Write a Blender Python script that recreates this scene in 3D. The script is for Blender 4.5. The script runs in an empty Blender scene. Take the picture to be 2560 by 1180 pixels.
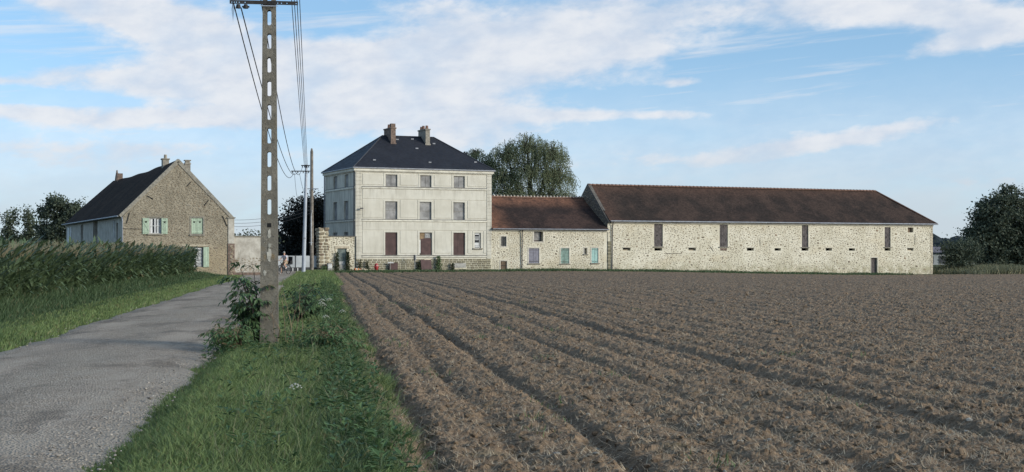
import bpy, math, random
import numpy as np
from mathutils import Vector, Matrix
random.seed(7); RNG = np.random.default_rng(11)
C = bpy.context.scene.collection
sc = bpy.context.scene
R = math.radians

# ------------------------------------------------------------------ camera
cd = bpy.data.cameras.new('camera'); cam = bpy.data.objects.new('camera', cd); C.objects.link(cam)
cam.location = (0, 0, 1.6); cam.rotation_euler = (R(90), 0, 0)
cd.sensor_width = 36; cd.lens = 36*3500/2560; cd.shift_y = 39/2560
cd.clip_start = 0.1; cd.clip_end = 9000
sc.camera = cam
# ------------------------------------------------------------------ light
SUN_AZ, SUN_EL = R(112), R(17)
sv = Vector((math.sin(SUN_AZ)*math.cos(SUN_EL), math.cos(SUN_AZ)*math.cos(SUN_EL), math.sin(SUN_EL)))
sl = bpy.data.lights.new('sun', 'SUN'); so = bpy.data.objects.new('sun', sl); C.objects.link(so)
sl.energy = 2.2; sl.angle = R(20.0); sl.color = (1.0, 0.94, 0.84)
so.rotation_euler = sv.to_track_quat('Z', 'Y').to_euler(); so.location = (60, -40, 40)
sc.view_settings.view_transform = 'Standard'; sc.view_settings.look = 'None'
sc.view_settings.exposure = 0.6; sc.view_settings.gamma = 1; sc.view_settings.use_curve_mapping = False
sc.render.engine = 'CYCLES'
sc.cycles.max_bounces = 6; sc.cycles.diffuse_bounces = 3; sc.cycles.glossy_bounces = 2
sc.cycles.transmission_bounces = 3; sc.cycles.transparent_max_bounces = 8
sc.cycles.use_denoising = True

# ------------------------------------------------------------------ node helper
class T:
    def __init__(s, nt): s.nt = nt
    def n(s, typ, **kw):
        nd = s.nt.nodes.new(typ)
        for k, v in kw.items(): setattr(nd, k, v)
        return nd
    def put(s, sock, v):
        if isinstance(v, bpy.types.NodeSocket): s.nt.links.new(v, sock)
        elif v is not None:
            if hasattr(sock.default_value, '__len__') and not hasattr(v, '__len__'): v = (v,)*len(sock.default_value)
            if sock.type == 'RGBA' and len(v) == 3: v = (*v, 1)
            sock.default_value = v
    def m(s, op, a, b=None, c=None, clamp=False):
        nd = s.n('ShaderNodeMath', operation=op, use_clamp=clamp); s.put(nd.inputs[0], a)
        if b is not None: s.put(nd.inputs[1], b)
        if c is not None: s.put(nd.inputs[2], c)
        return nd.outputs[0]
    def vm(s, op, a, b=None):
        nd = s.n('ShaderNodeVectorMath', operation=op); s.put(nd.inputs[0], a)
        if b is not None: s.put(nd.inputs[1], b)
        return nd.outputs[0]
    def noise(s, vec, scale, detail=3, rough=.55, dist=0, color=False):
        nd = s.n('ShaderNodeTexNoise'); s.put(nd.inputs['Vector'], vec); s.put(nd.inputs['Scale'], scale)
        nd.inputs['Detail'].default_value = detail; nd.inputs['Roughness'].default_value = rough; nd.inputs['Distortion'].default_value = dist
        return nd.outputs['Color' if color else 'Fac']
    def vor(s, vec, scale, feature='F1', out='Distance', rnd=1):
        nd = s.n('ShaderNodeTexVoronoi', feature=feature); s.put(nd.inputs['Vector'], vec); s.put(nd.inputs['Scale'], scale)
        nd.inputs['Randomness'].default_value = rnd
        return nd.outputs[out]
    def mr(s, v, a, b, c=0, d=1):
        nd = s.n('ShaderNodeMapRange', clamp=True, interpolation_type='SMOOTHSTEP'); s.put(nd.inputs[0], v)
        for i, q in enumerate((a, b, c, d)): nd.inputs[1+i].default_value = q
        return nd.outputs[0]
    def mix(s, f, a, b, mode='MIX'):
        nd = s.n('ShaderNodeMix', data_type='RGBA', blend_type=mode); s.put(nd.inputs[0], f); s.put(nd.inputs[6], a); s.put(nd.inputs[7], b)
        return nd.outputs[2]
    def xyz(s, v):
        nd = s.n('ShaderNodeSeparateXYZ'); s.put(nd.inputs[0], v); return nd.outputs
    def cxyz(s, x, y, z):
        nd = s.n('ShaderNodeCombineXYZ'); s.put(nd.inputs[0], x); s.put(nd.inputs[1], y); s.put(nd.inputs[2], z); return nd.outputs[0]
    def obj(s): return s.n('ShaderNodeTexCoord').outputs['Object']
    def pos(s): return s.n('ShaderNodeNewGeometry').outputs['Position']
    def isl(s):
        a = s.n('ShaderNodeNewGeometry').outputs['Random Per Island']; b = s.n('ShaderNodeObjectInfo').outputs['Random']
        return s.m('FRACT', s.m('ADD', s.m('MULTIPLY', a, 7.13), b))
    def bump(s, h, strength=.3, dist=.02):
        nd = s.n('ShaderNodeBump'); s.put(nd.inputs['Height'], h); nd.inputs['Strength'].default_value = strength; nd.inputs['Distance'].default_value = dist
        return nd.outputs[0]

MATS = {}
def mat(name, fn, rough=.85, spec=.3, metal=0):
    m = bpy.data.materials.new(name); m.use_nodes = True; nt = m.node_tree
    b = nt.nodes['Principled BSDF']; b.inputs['Roughness'].default_value = rough; b.inputs['Metallic'].default_value = metal
    b.inputs['Specular IOR Level'].default_value = spec
    t = T(nt); r = fn(t)
    col, nor, rg = (r + (None,)*3)[:3] if isinstance(r, tuple) else (r, None, None)
    t.put(b.inputs['Base Color'], col)
    if nor is not None: t.put(b.inputs['Normal'], nor)
    if rg is not None: t.put(b.inputs['Roughness'], rg)
    MATS[name] = m; return m
def sc3(c, k): return tuple(min(1, x*k) for x in c)
def plain(name, c, var=.25, scale=2.5, rough=.8, bump=.15, bs=30, spec=.3, metal=0, dirt=None):
    def f(t):
        o = t.obj(); a = t.noise(o, scale, 4); k = t.mix(t.mr(a, .3, .7), sc3(c, 1-var), sc3(c, 1+var))
        if dirt: k = t.mix(t.mr(t.noise(o, scale*.6, 5, .65, .6), .52, .72, 0, .8), k, dirt)
        k = t.mix(1, k, t.m('MULTIPLY_ADD', t.isl(), .3, .85), 'MULTIPLY')
        return k, t.bump(t.noise(o, bs, 3), bump, .02)
    return mat(name, f, rough, spec, metal)

# ------------------------------------------------------------------ sky
w = bpy.data.worlds.new('World'); sc.world = w; w.use_nodes = True
nt = w.node_tree; nt.nodes.clear(); t = T(nt)
d = t.vm('NORMALIZE', t.n('ShaderNodeTexCoord').outputs['Generated'])
dx, dy, dz = t.xyz(d)
up = t.m('MAXIMUM', dz, 0)
# the clear blue stands a little higher than the air near the horizon
dv = t.vm('NORMALIZE', t.cxyz(dx, dy, t.m('ADD', t.m('DIVIDE', t.m('MULTIPLY', up, .62), t.m('ADD', up, .28)), .07)))
sky = t.n('ShaderNodeTexSky', sky_type='NISHITA'); sky.sun_disc = False
sky.sun_elevation = SUN_EL; sky.sun_rotation = SUN_AZ; sky.altitude = 0; sky.air_density = 1.0; sky.dust_density = .6; sky.ozone_density = 2.0
nt.links.new(dv, sky.inputs['Vector'])
az = t.m('ARCTAN2', dx, dy); el = t.m('ARCSINE', dz)
def blob(px, py, rx, ry, slope, amp):
    a0, e0 = (px-1280)/3500, (629-py)/3500; rx /= 3500; ry /= 3500; c, s = math.cos(math.atan(-slope)), math.sin(math.atan(-slope))
    da = t.m('SUBTRACT', az, a0); de = t.m('SUBTRACT', el, e0)
    p = t.m('MULTIPLY_ADD', da, c/rx, t.m('MULTIPLY', de, s/rx)); q = t.m('MULTIPLY_ADD', da, -s/ry, t.m('MULTIPLY', de, c/ry))
    r2 = t.m('ADD', t.m('MULTIPLY', p, p), t.m('MULTIPLY', q, q))
    return t.m('MULTIPLY', t.m('EXPONENT', t.m('MULTIPLY', r2, -1)), amp)
banks = [(1300, 120, 560, 95, -.05, .55), (920, 205, 330, 80, .1, .42), (600, 145, 430, 46, .30, .52), (280, 40, 260, 34, .1, .42), (450, 220, 400, 46, .06, .5), (520, 300, 300, 26, .0, .3),
         (1500, 290, 330, 16, 0, .3), (1700, 213, 62, 16, -.05, .42), (2260, 60, 420, 42, .12, .42), (2390, 132, 260, 30, -.2, .4),
         (2080, 355, 380, 24, -.16, .32), (2420, 462, 330, 20, -.02, .3), (110, 300, 240, 22, .1, .22), (1700, 400, 600, 40, -.05, .18), (300, 400, 520, 70, .0, .2), (980, 330, 420, 70, .05, .2), (1250, 250, 300, 40, 0, .12), (40, 228, 90, 12, .03, .3),
         (2000, 170, 330, 80, 0, -.35), (1750, 245, 500, 28, 0, -.22), (120, 165, 300, 42, .1, -.25), (830, 60, 170, 50, .1, -.3), (200, 265, 240, 20, .02, -.22), (2450, 260, 300, 70, 0, -.15), (500, 350, 300, 20, 0, -.1)]
bias = None
for b in banks: q = blob(*b); bias = q if bias is None else t.m('ADD', bias, q)
cv = t.cxyz(t.m('MULTIPLY', az, 10), t.m('MULTIPLY', t.m('ADD', el, t.m('MULTIPLY', az, -.05)), 30), 3.7)
cw = t.cxyz(t.m('MULTIPLY', az, 30), t.m('MULTIPLY', t.m('ADD', el, t.m('MULTIPLY', az, -.08)), 62), 1.3)
n1 = t.noise(cv, 1.5, 7, .56, .25)
n2 = t.noise(cw, 1.5, 7, .6, .15)
n3 = t.noise(cw, .55, 3, .5)
dens = t.m('ADD', t.m('MULTIPLY_ADD', n1, .62, t.m('MULTIPLY', n2, .42)), bias)
cov = t.m('MULTIPLY', t.mr(dens, .50, .86, 0, .97), t.mr(n3, .25, .6, .78, 1))
n4 = t.noise(t.cxyz(t.m('MULTIPLY', az, 5), t.m('MULTIPLY', t.m('ADD', el, t.m('MULTIPLY', az, -.09)), 85), 8.1), 1.2, 6, .62, .3)
cov = t.m('MAXIMUM', cov, t.mr(n4, .46, .72, 0, .62))      # thin feathery streaks
veil = t.mr(el, .005, .15, .95, .0)            # thin high veil thickening towards the horizon
cov = t.m('MAXIMUM', cov, t.m('MULTIPLY', veil, t.mr(n1, .15, .6, .62, 1)))
ccol = t.mix(t.mr(t.m('MULTIPLY_ADD', n2, .5, t.m('MULTIPLY', n3, .5)), .32, .66), (2.75, 3.05, 3.55), (3.6, 3.72, 3.92))
ccol = t.mix(t.mr(el, .02, .09), (2.55, 2.88, 3.18), ccol)
tint = t.mix(1, sky.outputs[0], (.96, 1.02, 1.0), 'MULTIPLY')
out = t.mix(cov, tint, ccol)
below = t.mix(t.mr(dz, -.03, 0), (.5, .5, .45), out)
bg = t.n('ShaderNodeBackground'); nt.links.new(below, bg.inputs[0]); bg.inputs[1].default_value = .15
wo = t.n('ShaderNodeOutputWorld'); nt.links.new(bg.outputs[0], wo.inputs[0])

# ------------------------------------------------------------------ mesh helpers
class MB:
    def __init__(s): s.v = []; s.f = []; s.mi = []
    def add(s, vs, fs, mi=0):
        o = len(s.v); s.v += [tuple(p) for p in vs]; s.f += [tuple(i+o for i in f) for f in fs]; s.mi += [mi]*len(fs)
    def box(s, x0, y0, z0, x1, y1, z1, mi=0, M=None):
        vs = [Vector(p) for p in ((x0,y0,z0),(x1,y0,z0),(x1,y1,z0),(x0,y1,z0),(x0,y0,z1),(x1,y0,z1),(x1,y1,z1),(x0,y1,z1))]
        if M is not None: vs = [M @ p for p in vs]
        s.add(vs, [(0,3,2,1),(4,5,6,7),(0,1,5,4),(1,2,6,5),(2,3,7,6),(3,0,4,7)], mi); return s
    def bbox(s, x0, y0, z0, x1, y1, z1, b=.02, mi=0):   # box with chamfered front (-y) edge
        vs = [(x0,y0+b,z0),(x1,y0+b,z0),(x1,y0+b,z1),(x0,y0+b,z1),(x0+b,y0,z0+b),(x1-b,y0,z0+b),(x1-b,y0,z1-b),(x0+b,y0,z1-b),(x0,y1,z0),(x1,y1,z0),(x1,y1,z1),(x0,y1,z1)]
        s.add(vs, [(4,5,6,7),(0,1,5,4),(1,2,6,5),(2,3,7,6),(3,0,4,7),(0,8,9,1),(1,9,10,2),(2,10,11,3),(3,11,8,0),(8,11,10,9)], mi); return s
    def tube(s, pts, rad, n=6, mi=0, cap=True):
        pts = [Vector(p) for p in pts]; rad = [rad]*len(pts) if not hasattr(rad, '__len__') else rad
        vs = []; fs = []
        for i, p in enumerate(pts):
            a = pts[max(i-1, 0)]; b = pts[min(i+1, len(pts)-1)]; dr = (b-a).normalized() if (b-a).length > 1e-9 else Vector((0,0,1))
            x = dr.orthogonal().normalized() if abs(dr.z) > .9 else dr.cross(Vector((0,0,1))).normalized(); y = dr.cross(x)
            if abs(dr.z) > .9: x = Vector((1,0,0)); x = (x-dr*x.dot(dr)).normalized(); y = dr.cross(x)
            for k in range(n):
                q = 2*math.pi*k/n; vs.append(p+(x*math.cos(q)+y*math.sin(q))*rad[i])
        for i in range(len(pts)-1):
            for k in range(n): fs.append((i*n+k, i*n+(k+1) % n, (i+1)*n+(k+1) % n, (i+1)*n+k))
        if cap: fs.append(tuple(range(n))[::-1]); fs.append(tuple((len(pts)-1)*n+k for k in range(n)))
        s.add(vs, fs, mi); return s
    def build(s, name, m, parent=None, smooth=False, loc=None):
        me = bpy.data.meshes.new(name); me.from_pydata(s.v, [], s.f)
        for x in (m if isinstance(m, (list, tuple)) else [m]): me.materials.append(MATS[x])
        if any(s.mi): me.polygons.foreach_set('material_index', s.mi)
        if smooth: me.polygons.foreach_set('use_smooth', [True]*len(me.polygons))
        o = bpy.data.objects.new(name, me); C.objects.link(o); o.parent = parent
        if loc: o.location = loc
        return o
def big(name, V, F, m, parent=None, smooth=False, mi=None):
    """numpy arrays -> one mesh object"""
    me = bpy.data.meshes.new(name); nv, nf, k = len(V), len(F), F.shape[1]
    me.vertices.add(nv); me.vertices.foreach_set('co', np.ascontiguousarray(V, np.float32).ravel())
    me.loops.add(nf*k); me.loops.foreach_set('vertex_index', np.ascontiguousarray(F, np.int32).ravel())
    me.polygons.add(nf); me.polygons.foreach_set('loop_start', np.arange(0, nf*k, k, dtype=np.int32))
    for x in (m if isinstance(m, (list, tuple)) else [m]): me.materials.append(MATS[x])
    if mi is not None: me.polygons.foreach_set('material_index', np.ascontiguousarray(mi, np.int32))
    me.polygons.foreach_set('use_smooth', np.full(nf, smooth)); me.update(calc_edges=True)
    o = bpy.data.objects.new(name, me); C.objects.link(o); o.parent = parent; return o
def tag(o, label, cat=None, group=None, kind=None):
    o['label'] = label
    if cat: o['category'] = cat
    if group: o['group'] = group
    if kind: o['kind'] = kind
    return o
def thing(name, label, cat, loc, rz=0, group=None):
    o = bpy.data.objects.new(name, None); C.objects.link(o); o.location = loc; o.rotation_euler = (0, 0, rz); o.empty_display_size = .3
    return tag(o, label, cat, group)
def clone(o, parent, loc=None, scale=None, rot=None):
    c = o.copy(); C.objects.link(c); c.parent = parent
    if loc is not None: c.location = loc
    if scale is not None: c.scale = scale
    if rot is not None: c.rotation_euler = rot
    return c
def hsh(ix, iy, seed):
    n = (ix.astype(np.int64)*374761393 + iy.astype(np.int64)*668265263 + seed*1442695041) & 0x7fffffff
    n = ((n ^ (n >> 13))*1274126177) & 0x7fffffff
    return ((n ^ (n >> 16)) & 0xffff)/65535.0
def vn(x, y, seed=0):
    x = np.asarray(x, float); y = np.asarray(y, float)
    ix = np.floor(x); iy = np.floor(y); fx = x-ix; fy = y-iy; fx = fx*fx*(3-2*fx); fy = fy*fy*(3-2*fy)
    a = hsh(ix, iy, seed); b = hsh(ix+1, iy, seed); c = hsh(ix, iy+1, seed); e = hsh(ix+1, iy+1, seed)
    return (a*(1-fx)+b*fx)*(1-fy)+(c*(1-fx)+e*fx)*fy
def fbm(x, y, seed=0, oc=4, g=.5):
    r = 0; a = 1; tot = 0
    for i in range(oc): r = r+a*vn(x*2**i, y*2**i, seed+i*17); tot += a; a *= g
    return r/tot
def ss(a, b, x):
    q = np.clip((np.asarray(x, float)-a)/(b-a), 0, 1); return q*q*(3-2*q)

# ------------------------------------------------------------------ site frame
TH = R(24); U = np.array((math.cos(TH), math.sin(TH))); Vv = np.array((-U[1], U[0]))
HO = np.array((-14.48, 129.6)); FO = np.array((-28.53, 102.7))
def P(t_, d_, o=HO): return o+U*t_+Vv*d_
def loc_xy(x, y, o=HO): return (x-o[0])*U[0]+(y-o[1])*U[1], (x-o[0])*Vv[0]+(y-o[1])*Vv[1]
ROAD = -.137
def lat(x, y): return x-ROAD*y
def gz(x, y):
    x = np.asarray(x, float); y = np.asarray(y, float)
    far = ss(160, 500, np.hypot(x, y))
    return -.22*ss(60, 115, y) - .62*ss(2, 42, x)*ss(85, 145, y) - .9*far
def gzf(x, y): return float(gz(x, y))

# ------------------------------------------------------------------ materials
def f_render(t):
    o = t.obj(); x, y, z = t.xyz(o)
    a = t.mix(t.mr(t.noise(o, .8, 5, .6), .3, .7), (.53, .50, .415), (.62, .59, .50))
    st = t.noise(t.vm('MULTIPLY', o, (2.2, 2.2, .35)), 1.5, 5, .65)
    a = t.mix(t.mr(st, .47, .72, 0, .34), a, (.37, .345, .285))
    a = t.mix(t.mr(t.noise(o, .35, 3), .55, .72, 0, .35), a, (.68, .66, .585))
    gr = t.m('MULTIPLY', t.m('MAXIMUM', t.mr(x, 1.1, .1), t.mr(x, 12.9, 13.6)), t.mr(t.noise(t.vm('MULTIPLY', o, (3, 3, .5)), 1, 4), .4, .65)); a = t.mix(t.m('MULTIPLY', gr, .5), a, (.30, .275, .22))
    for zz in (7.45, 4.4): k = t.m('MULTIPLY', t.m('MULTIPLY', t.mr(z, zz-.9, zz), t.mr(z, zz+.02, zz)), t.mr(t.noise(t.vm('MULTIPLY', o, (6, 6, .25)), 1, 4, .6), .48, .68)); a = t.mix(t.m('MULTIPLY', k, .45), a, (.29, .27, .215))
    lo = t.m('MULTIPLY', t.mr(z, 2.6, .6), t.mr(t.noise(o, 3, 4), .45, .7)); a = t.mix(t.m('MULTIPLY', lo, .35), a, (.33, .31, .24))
    return a, t.bump(t.noise(o, 45, 2), .12, .01)
mat('render', f_render, .9)
def f_mortar(t):
    o = t.obj(); x, y, z = t.xyz(o)
    a = t.mix(t.mr(t.noise(o, .5, 5, .6), .3, .7), (.55, .505, .385), (.68, .635, .51))
    a = t.mix(t.mr(t.noise(o, 5, 5, .7), .5, .78, 0, .35), a, (.43, .385, .29))
    a = t.mix(t.mr(t.noise(t.vm('MULTIPLY', o, (.25, .25, .6)), 1, 3), .52, .7, 0, .55), a, (.56, .49, .35))
    a = t.mix(t.m('MULTIPLY', t.mr(z, .9, -.6), t.mr(t.noise(o, 1.3, 4), .35, .65)), a, (.36, .33, .22))
    return a, t.bump(t.m('ADD', t.noise(o, 6, 4, .7), t.noise(o, 25, 2)), .5, .03)
mat('mortar', f_mortar, .95)
def f_stone(t):
    o = t.pos(); r = t.isl()
    nd = t.n('ShaderNodeValToRGB'); t.put(nd.inputs[0], r); e = nd.color_ramp.elements
    cs = [(0, (.155, .125, .088)), (.2, (.225, .185, .135)), (.4, (.31, .26, .185)), (.55, (.265, .195, .13)), (.7, (.215, .195, .16)), (.85, (.38, .325, .235)), (1, (.125, .105, .078))]
    e[0].position, e[0].color = 0, (*cs[0][1], 1); e[1].position, e[1].color = 1, (*cs[-1][1], 1)
    for p, c in cs[1:-1]: q = e.new(p); q.color = (*c, 1)
    return t.mix(t.mr(t.noise(o, 14, 4), .4, .8, 0, .35), nd.outputs[0], (.28, .24, .17)), t.bump(t.noise(o, 18, 4), .5, .02)
mat('stone', f_stone, .9)
def f_tan(t):
    o = t.pos(); r = t.isl(); a = t.mix(r, (.20, .165, .11), (.38, .32, .22)); a = t.mix(t.mr(t.m('FRACT', t.m('MULTIPLY', r, 9.1)), .7, .8), a, (.17, .125, .085))
    return t.mix(t.mr(t.noise(o, 9, 4), .45, .75, 0, .6), a, (.14, .115, .08)), t.bump(t.noise(o, 18, 4), .5, .02)
mat('stone_tan', f_tan, .9)
def f_grit(t):   # squared grey-green gritstone blocks
    o = t.pos(); r = t.isl()
    a = t.mix(r, (.15, .135, .09), (.27, .245, .165)); a = t.mix(t.mr(t.noise(o, 9, 4, .65), .4, .75, 0, .7), a, (.10, .09, .06))
    return a, t.bump(t.noise(o, 22, 4), .5, .02)
mat('grit', f_grit, .9)
def f_gable(t):
    o = t.obj()
    a = t.mix(t.mr(t.noise(o, 1.1, 5, .65), .3, .7), (.245, .215, .160), (.36, .315, .235))
    a = t.mix(t.mr(t.noise(t.vm('MULTIPLY', o, (5, 5, 13)), 1, 3, .6), .48, .62, 0, .6), a, (.12, .098, .068))
    z = t.xyz(o)[2]; a = t.mix(t.m('MULTIPLY', t.mr(z, 2.7, 1.2), .55), a, (.38, .305, .19))
    return a, t.bump(t.noise(t.vm('MULTIPLY', o, (4, 4, 10)), 1.2, 4, .7), .6, .04)
mat('gable_rubble', f_gable, .95)
def f_oldplaster(t):
    o = t.obj(); x, y, z = t.xyz(o)
    a = t.mix(t.mr(t.noise(o, 1.5, 5, .65), .3, .72), (.33, .30, .25), (.52, .49, .42))
    a = t.mix(t.mr(t.noise(t.vm('MULTIPLY', o, (3, 3, .8)), 1, 5, .7), .5, .7, 0, .6), a, (.24, .215, .175))
    return a, t.bump(t.noise(o, 12, 4), .35, .03)
mat('old_plaster', f_oldplaster, .95)
def f_slate(t):
    o = t.obj(); x, y, z = t.xyz(o)
    br = t.n('ShaderNodeTexBrick'); t.put(br.inputs['Vector'], t.cxyz(t.m('ADD', x, y), t.m('MULTIPLY', z, 1.7), 0)); br.inputs['Scale'].default_value = 1
    br.inputs['Brick Width'].default_value = .22; br.inputs['Row Height'].default_value = .16; br.inputs['Mortar Size'].default_value = .008
    t.put(br.inputs['Color1'], (.014, .015, .020)); t.put(br.inputs['Color2'], (.022, .0235, .030)); t.put(br.inputs['Mortar'], (.01, .01, .013))
    a = t.mix(t.mr(t.noise(o, .6, 4, .6), .4, .75, 0, .5), br.outputs[0], (.030, .032, .038))
    return a, t.bump(br.outputs['Fac'], -.25, .02), t.mr(t.noise(o, 3, 3), .3, .7, .6, .8)
mat('slate', f_slate, .6)
def roof_tiles(name, dark, mid, red, zr, lo):
    def f(t):
        o = t.obj(); x, y, z = t.xyz(o)
        br = t.n('ShaderNodeTexBrick'); t.put(br.inputs['Vector'], t.cxyz(t.m('ADD', x, t.m('MULTIPLY', y, .3)), t.m('MULTIPLY', z, 1.5), 0)); br.inputs['Scale'].default_value = 1
        br.inputs['Brick Width'].default_value = .17; br.inputs['Row Height'].default_value = .11; br.inputs['Mortar Size'].default_value = .006
        t.put(br.inputs['Color1'], (.75, .75, .75)); t.put(br.inputs['Color2'], (1.25, 1.2, 1.15)); t.put(br.inputs['Mortar'], (.5, .5, .5))
        st = t.noise(t.vm('MULTIPLY', o, (.5, .5, .28)), 1, 5, .6, .4)
        a = t.mix(t.mr(st, .40, .60), dark, mid)
        edge = t.m('ADD', t.mr(z, *zr), t.mr(x, *lo))
        k = t.m('MULTIPLY', edge, t.mr(t.noise(o, .9, 5, .7), .22, .6), clamp=True)
        a = t.mix(k, a, red)
        a = t.mix(t.mr(t.noise(o, 7, 3, .7), .6, .72, 0, .25), a, (.12, .105, .075))
        a = t.mix(1, a, br.outputs[0], 'MULTIPLY')
        return a, t.bump(t.m('ADD', br.outputs['Fac'], t.m('MULTIPLY', t.noise(o, 6, 3), -1.5)), -.5, .03)
    mat(name, f, .95, .06)
roof_tiles('barn_tiles', (.038, .031, .028), (.062, .045, .038), (.088, .056, .044), (6.9, 8.5), (2.4, .1))
roof_tiles('low_tiles', (.038, .029, .027), (.064, .043, .037), (.19, .098, .065), (5.8, 6.9), (3.2, .1))
roof_tiles('farm_tiles', (.030, .021, .016), (.044, .030, .022), (.058, .037, .027), (7.4, 8.6), (-9, -10))
plain('shaded_dark_rubble', (.125, .112, .095), .35, 5, .95, .5, 12)  # barn gable: its shade and its dark stones both put into this colour
plain('ridge_clay', (.15, .085, .06), .35, 4)
plain('white_mortar', (.52, .48, .40), .2, 6, .95)
plain('cornice', (.58, .55, .46), .12, 2, dirt=(.42, .39, .32))
plain('zinc', (.22, .23, .25), .2, 4, .5, .05, spec=.5)
plain('dark_metal', (.045, .045, .05), .25, 4, .5, .05, spec=.5)
plain('board_grey', (.24, .235, .225), .3, 1.6, .85, .1, dirt=(.14, .135, .13))
plain('sheet_brown', (.085, .050, .046), .22, 2.2, .7, .08, dirt=(.06, .04, .037))
plain('plywood', (.24, .17, .10), .25, 3)
plain('white_paint', (.62, .62, .60), .12, 3, .6, .05)
plain('glass_dark', (.012, .013, .016), .2, 3, .15, 0, spec=.6)
plain('hole_shade', (.01, .01, .01), .1, 2)  # black that stands in for the shade inside holes
plain('old_wood', (.115, .10, .095), .35, 5, .9, .3, 40, dirt=(.07, .062, .06))
plain('brown_wood', (.13, .095, .065), .35, 5, .9, .3, 40)
plain('grey_violet', (.20, .195, .225), .15, 4, .8, .1)
plain('faded_green', (.22, .315, .27), .22, 5, .85, .2, dirt=(.20, .19, .15))
plain('teal_paint', (.31, .47, .43), .12, 5, .8, .1)
plain('mint_paint', (.36, .44, .33), .12, 4, .8, .1)
plain('door_grey_green', (.16, .19, .175), .25, 4, .85, .2)
plain('sill_stone', (.23, .21, .17), .25, 6, .9, .3)
plain('lintel_stone', (.40, .35, .26), .2, 5, .9, .3)
plain('brick', (.16, .115, .09), .35, 6, .9, .3, dirt=(.10, .08, .07))
plain('clay_pot', (.19, .11, .08), .25, 6)
plain('block', (.27, .245, .20), .2, 5, .9, .25)
plain('curtain', (.60, .60, .58), .12, 6)
plain('iron', (.03, .027, .025), .3, 6, .7)
plain('wire', (.022, .022, .025), .2, 3, .6)
plain('galvanised', (.36, .39, .43), .12, 1.5, .55, .04, spec=.5)
plain('sheet_grey', (.34, .36, .37), .12, 1.2, .6, .05)
plain('slab_dark', (.045, .048, .05), .3, 3)
plain('red_paint', (.33, .03, .03), .15, 4, .45, .03, spec=.5)
plain('orange_paint', (.50, .19, .08), .15, 6, .6)
plain('pale_plastic', (.55, .46, .34), .15, 6, .6)
plain('cement', (.30, .29, .26), .2, 4)
plain('wood_pole', (.17, .15, .125), .3, 3, .9, .3, 30, dirt=(.10, .09, .075))
plain('conduit', (.55, .57, .58), .1, 3, .6)
plain('bark', (.062, .052, .042), .35, 5, .95, .6, 20)
plain('dry_stem', (.20, .145, .09), .3, 6)
plain('straw', (.36, .285, .19), .3, 3, .9)
plain('tyre', (.018, .018, .018), .2, 8)
plain('skin', (.50, .30, .22), .08, 8, .6, .02)
plain('shirt', (.62, .58, .62), .08, 9)
plain('shorts', (.33, .25, .17), .12, 9)
plain('black_cloth', (.016, .016, .018), .2, 9)
plain('hair', (.05, .035, .025), .2, 20)
plain('umbel_white', (.55, .55, .48), .15, 9)
plain('concrete_patch', (.36, .34, .285), .2, 14, dirt=(.2, .18, .145))
def f_pole(t):
    o = t.obj()
    a = t.mix(t.mr(t.noise(o, 3, 5, .65), .3, .7), (.130, .118, .094), (.205, .185, .147))
    a = t.mix(t.mr(t.noise(o, 22, 4, .7), .56, .66, 0, .85), a, (.055, .05, .042))
    a = t.mix(t.mr(t.noise(t.vm('ADD', o, (3, 1, 5)), 34, 3, .7), .64, .70, 0, .8), a, (.42, .40, .33))
    z = t.xyz(o)[2]; och = t.m('MULTIPLY', t.mr(t.noise(o, 2.3, 3), .56, .66), t.mr(z, 4.2, 2.5)); a = t.mix(t.m('MULTIPLY', och, .55), a, (.24, .16, .07))
    return a, t.bump(t.m('ADD', t.noise(o, 40, 4, .7), t.m('MULTIPLY', t.noise(o, 9, 3), 2)), .6, .015)
mat('old_concrete', f_pole, .95)
def f_road(t):
    o = t.pos(); x, y, z = t.xyz(o); l = t.m('MULTIPLY_ADD', y, .137, x)
    v = t.vor(o, 42, out='Color'); sp = t.xyz(v)[0]; d1 = t.vor(o, 42)
    a = t.mix(sp, (.205, .168, .128), (.41, .34, .262))
    a = t.mix(t.mr(sp, .90, .96, 0, .6), a, (.55, .49, .41))
    a = t.mix(t.mr(d1, .008, .02, .45, 0), a, (.14, .13, .12))
    v2 = t.vor(t.vm('ADD', o, (5, 3, 0)), 17, out='Color'); a = t.mix(t.mr(t.xyz(v2)[1], .93, .97, 0, .45), a, (.46, .42, .36))
    p = t.noise(t.vm('MULTIPLY', o, (1, .35, 1)), .9, 5, .6); a = t.mix(t.mr(p, .5, .72, 0, .5), a, (.17, .148, .12))
    p2 = t.noise(t.vm('MULTIPLY', t.vm('ADD', o, (9, 2, 0)), (.9, .3, 1)), .8, 5, .6); a = t.mix(t.mr(p2, .52, .7, 0, .5), a, (.42, .365, .29))
    trk = t.m('MAXIMUM', t.mr(t.m('ABSOLUTE', t.m('ADD', l, 4.35)), .45, .15), t.mr(t.m('ABSOLUTE', t.m('ADD', l, 2.6)), .45, .15)); a = t.mix(t.m('MULTIPLY', trk, t.mr(p, .35, .6, .75, .2)), a, (.43, .362, .285))
    pot = t.noise(t.vm('MULTIPLY', t.vm('ADD', o, (2, 7, 0)), (1.4, .6, 1)), .55, 5, .68); a = t.mix(t.mr(pot, .50, .62, 0, .65), a, (.14, .115, .088))
    cen = t.m('MULTIPLY', t.mr(t.m('ABSOLUTE', t.m('ADD', l, 3.45)), .75, .2), .3); a = t.mix(t.m('MULTIPLY', cen, t.mr(p2, .3, .6)), a, (.37, .325, .255))
    ed = t.m('MAXIMUM', t.mr(l, -4.75, -5.2), t.mr(l, -2.2, -1.75)); a = t.mix(t.m('MULTIPLY', ed, .6), a, (.37, .33, .27))
    return a, t.bump(t.m('ADD', t.m('MULTIPLY', d1, 1.5), t.noise(o, 6, 4)), .8, .03)
mat('road_gravel', f_road, .92, .25)
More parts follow.
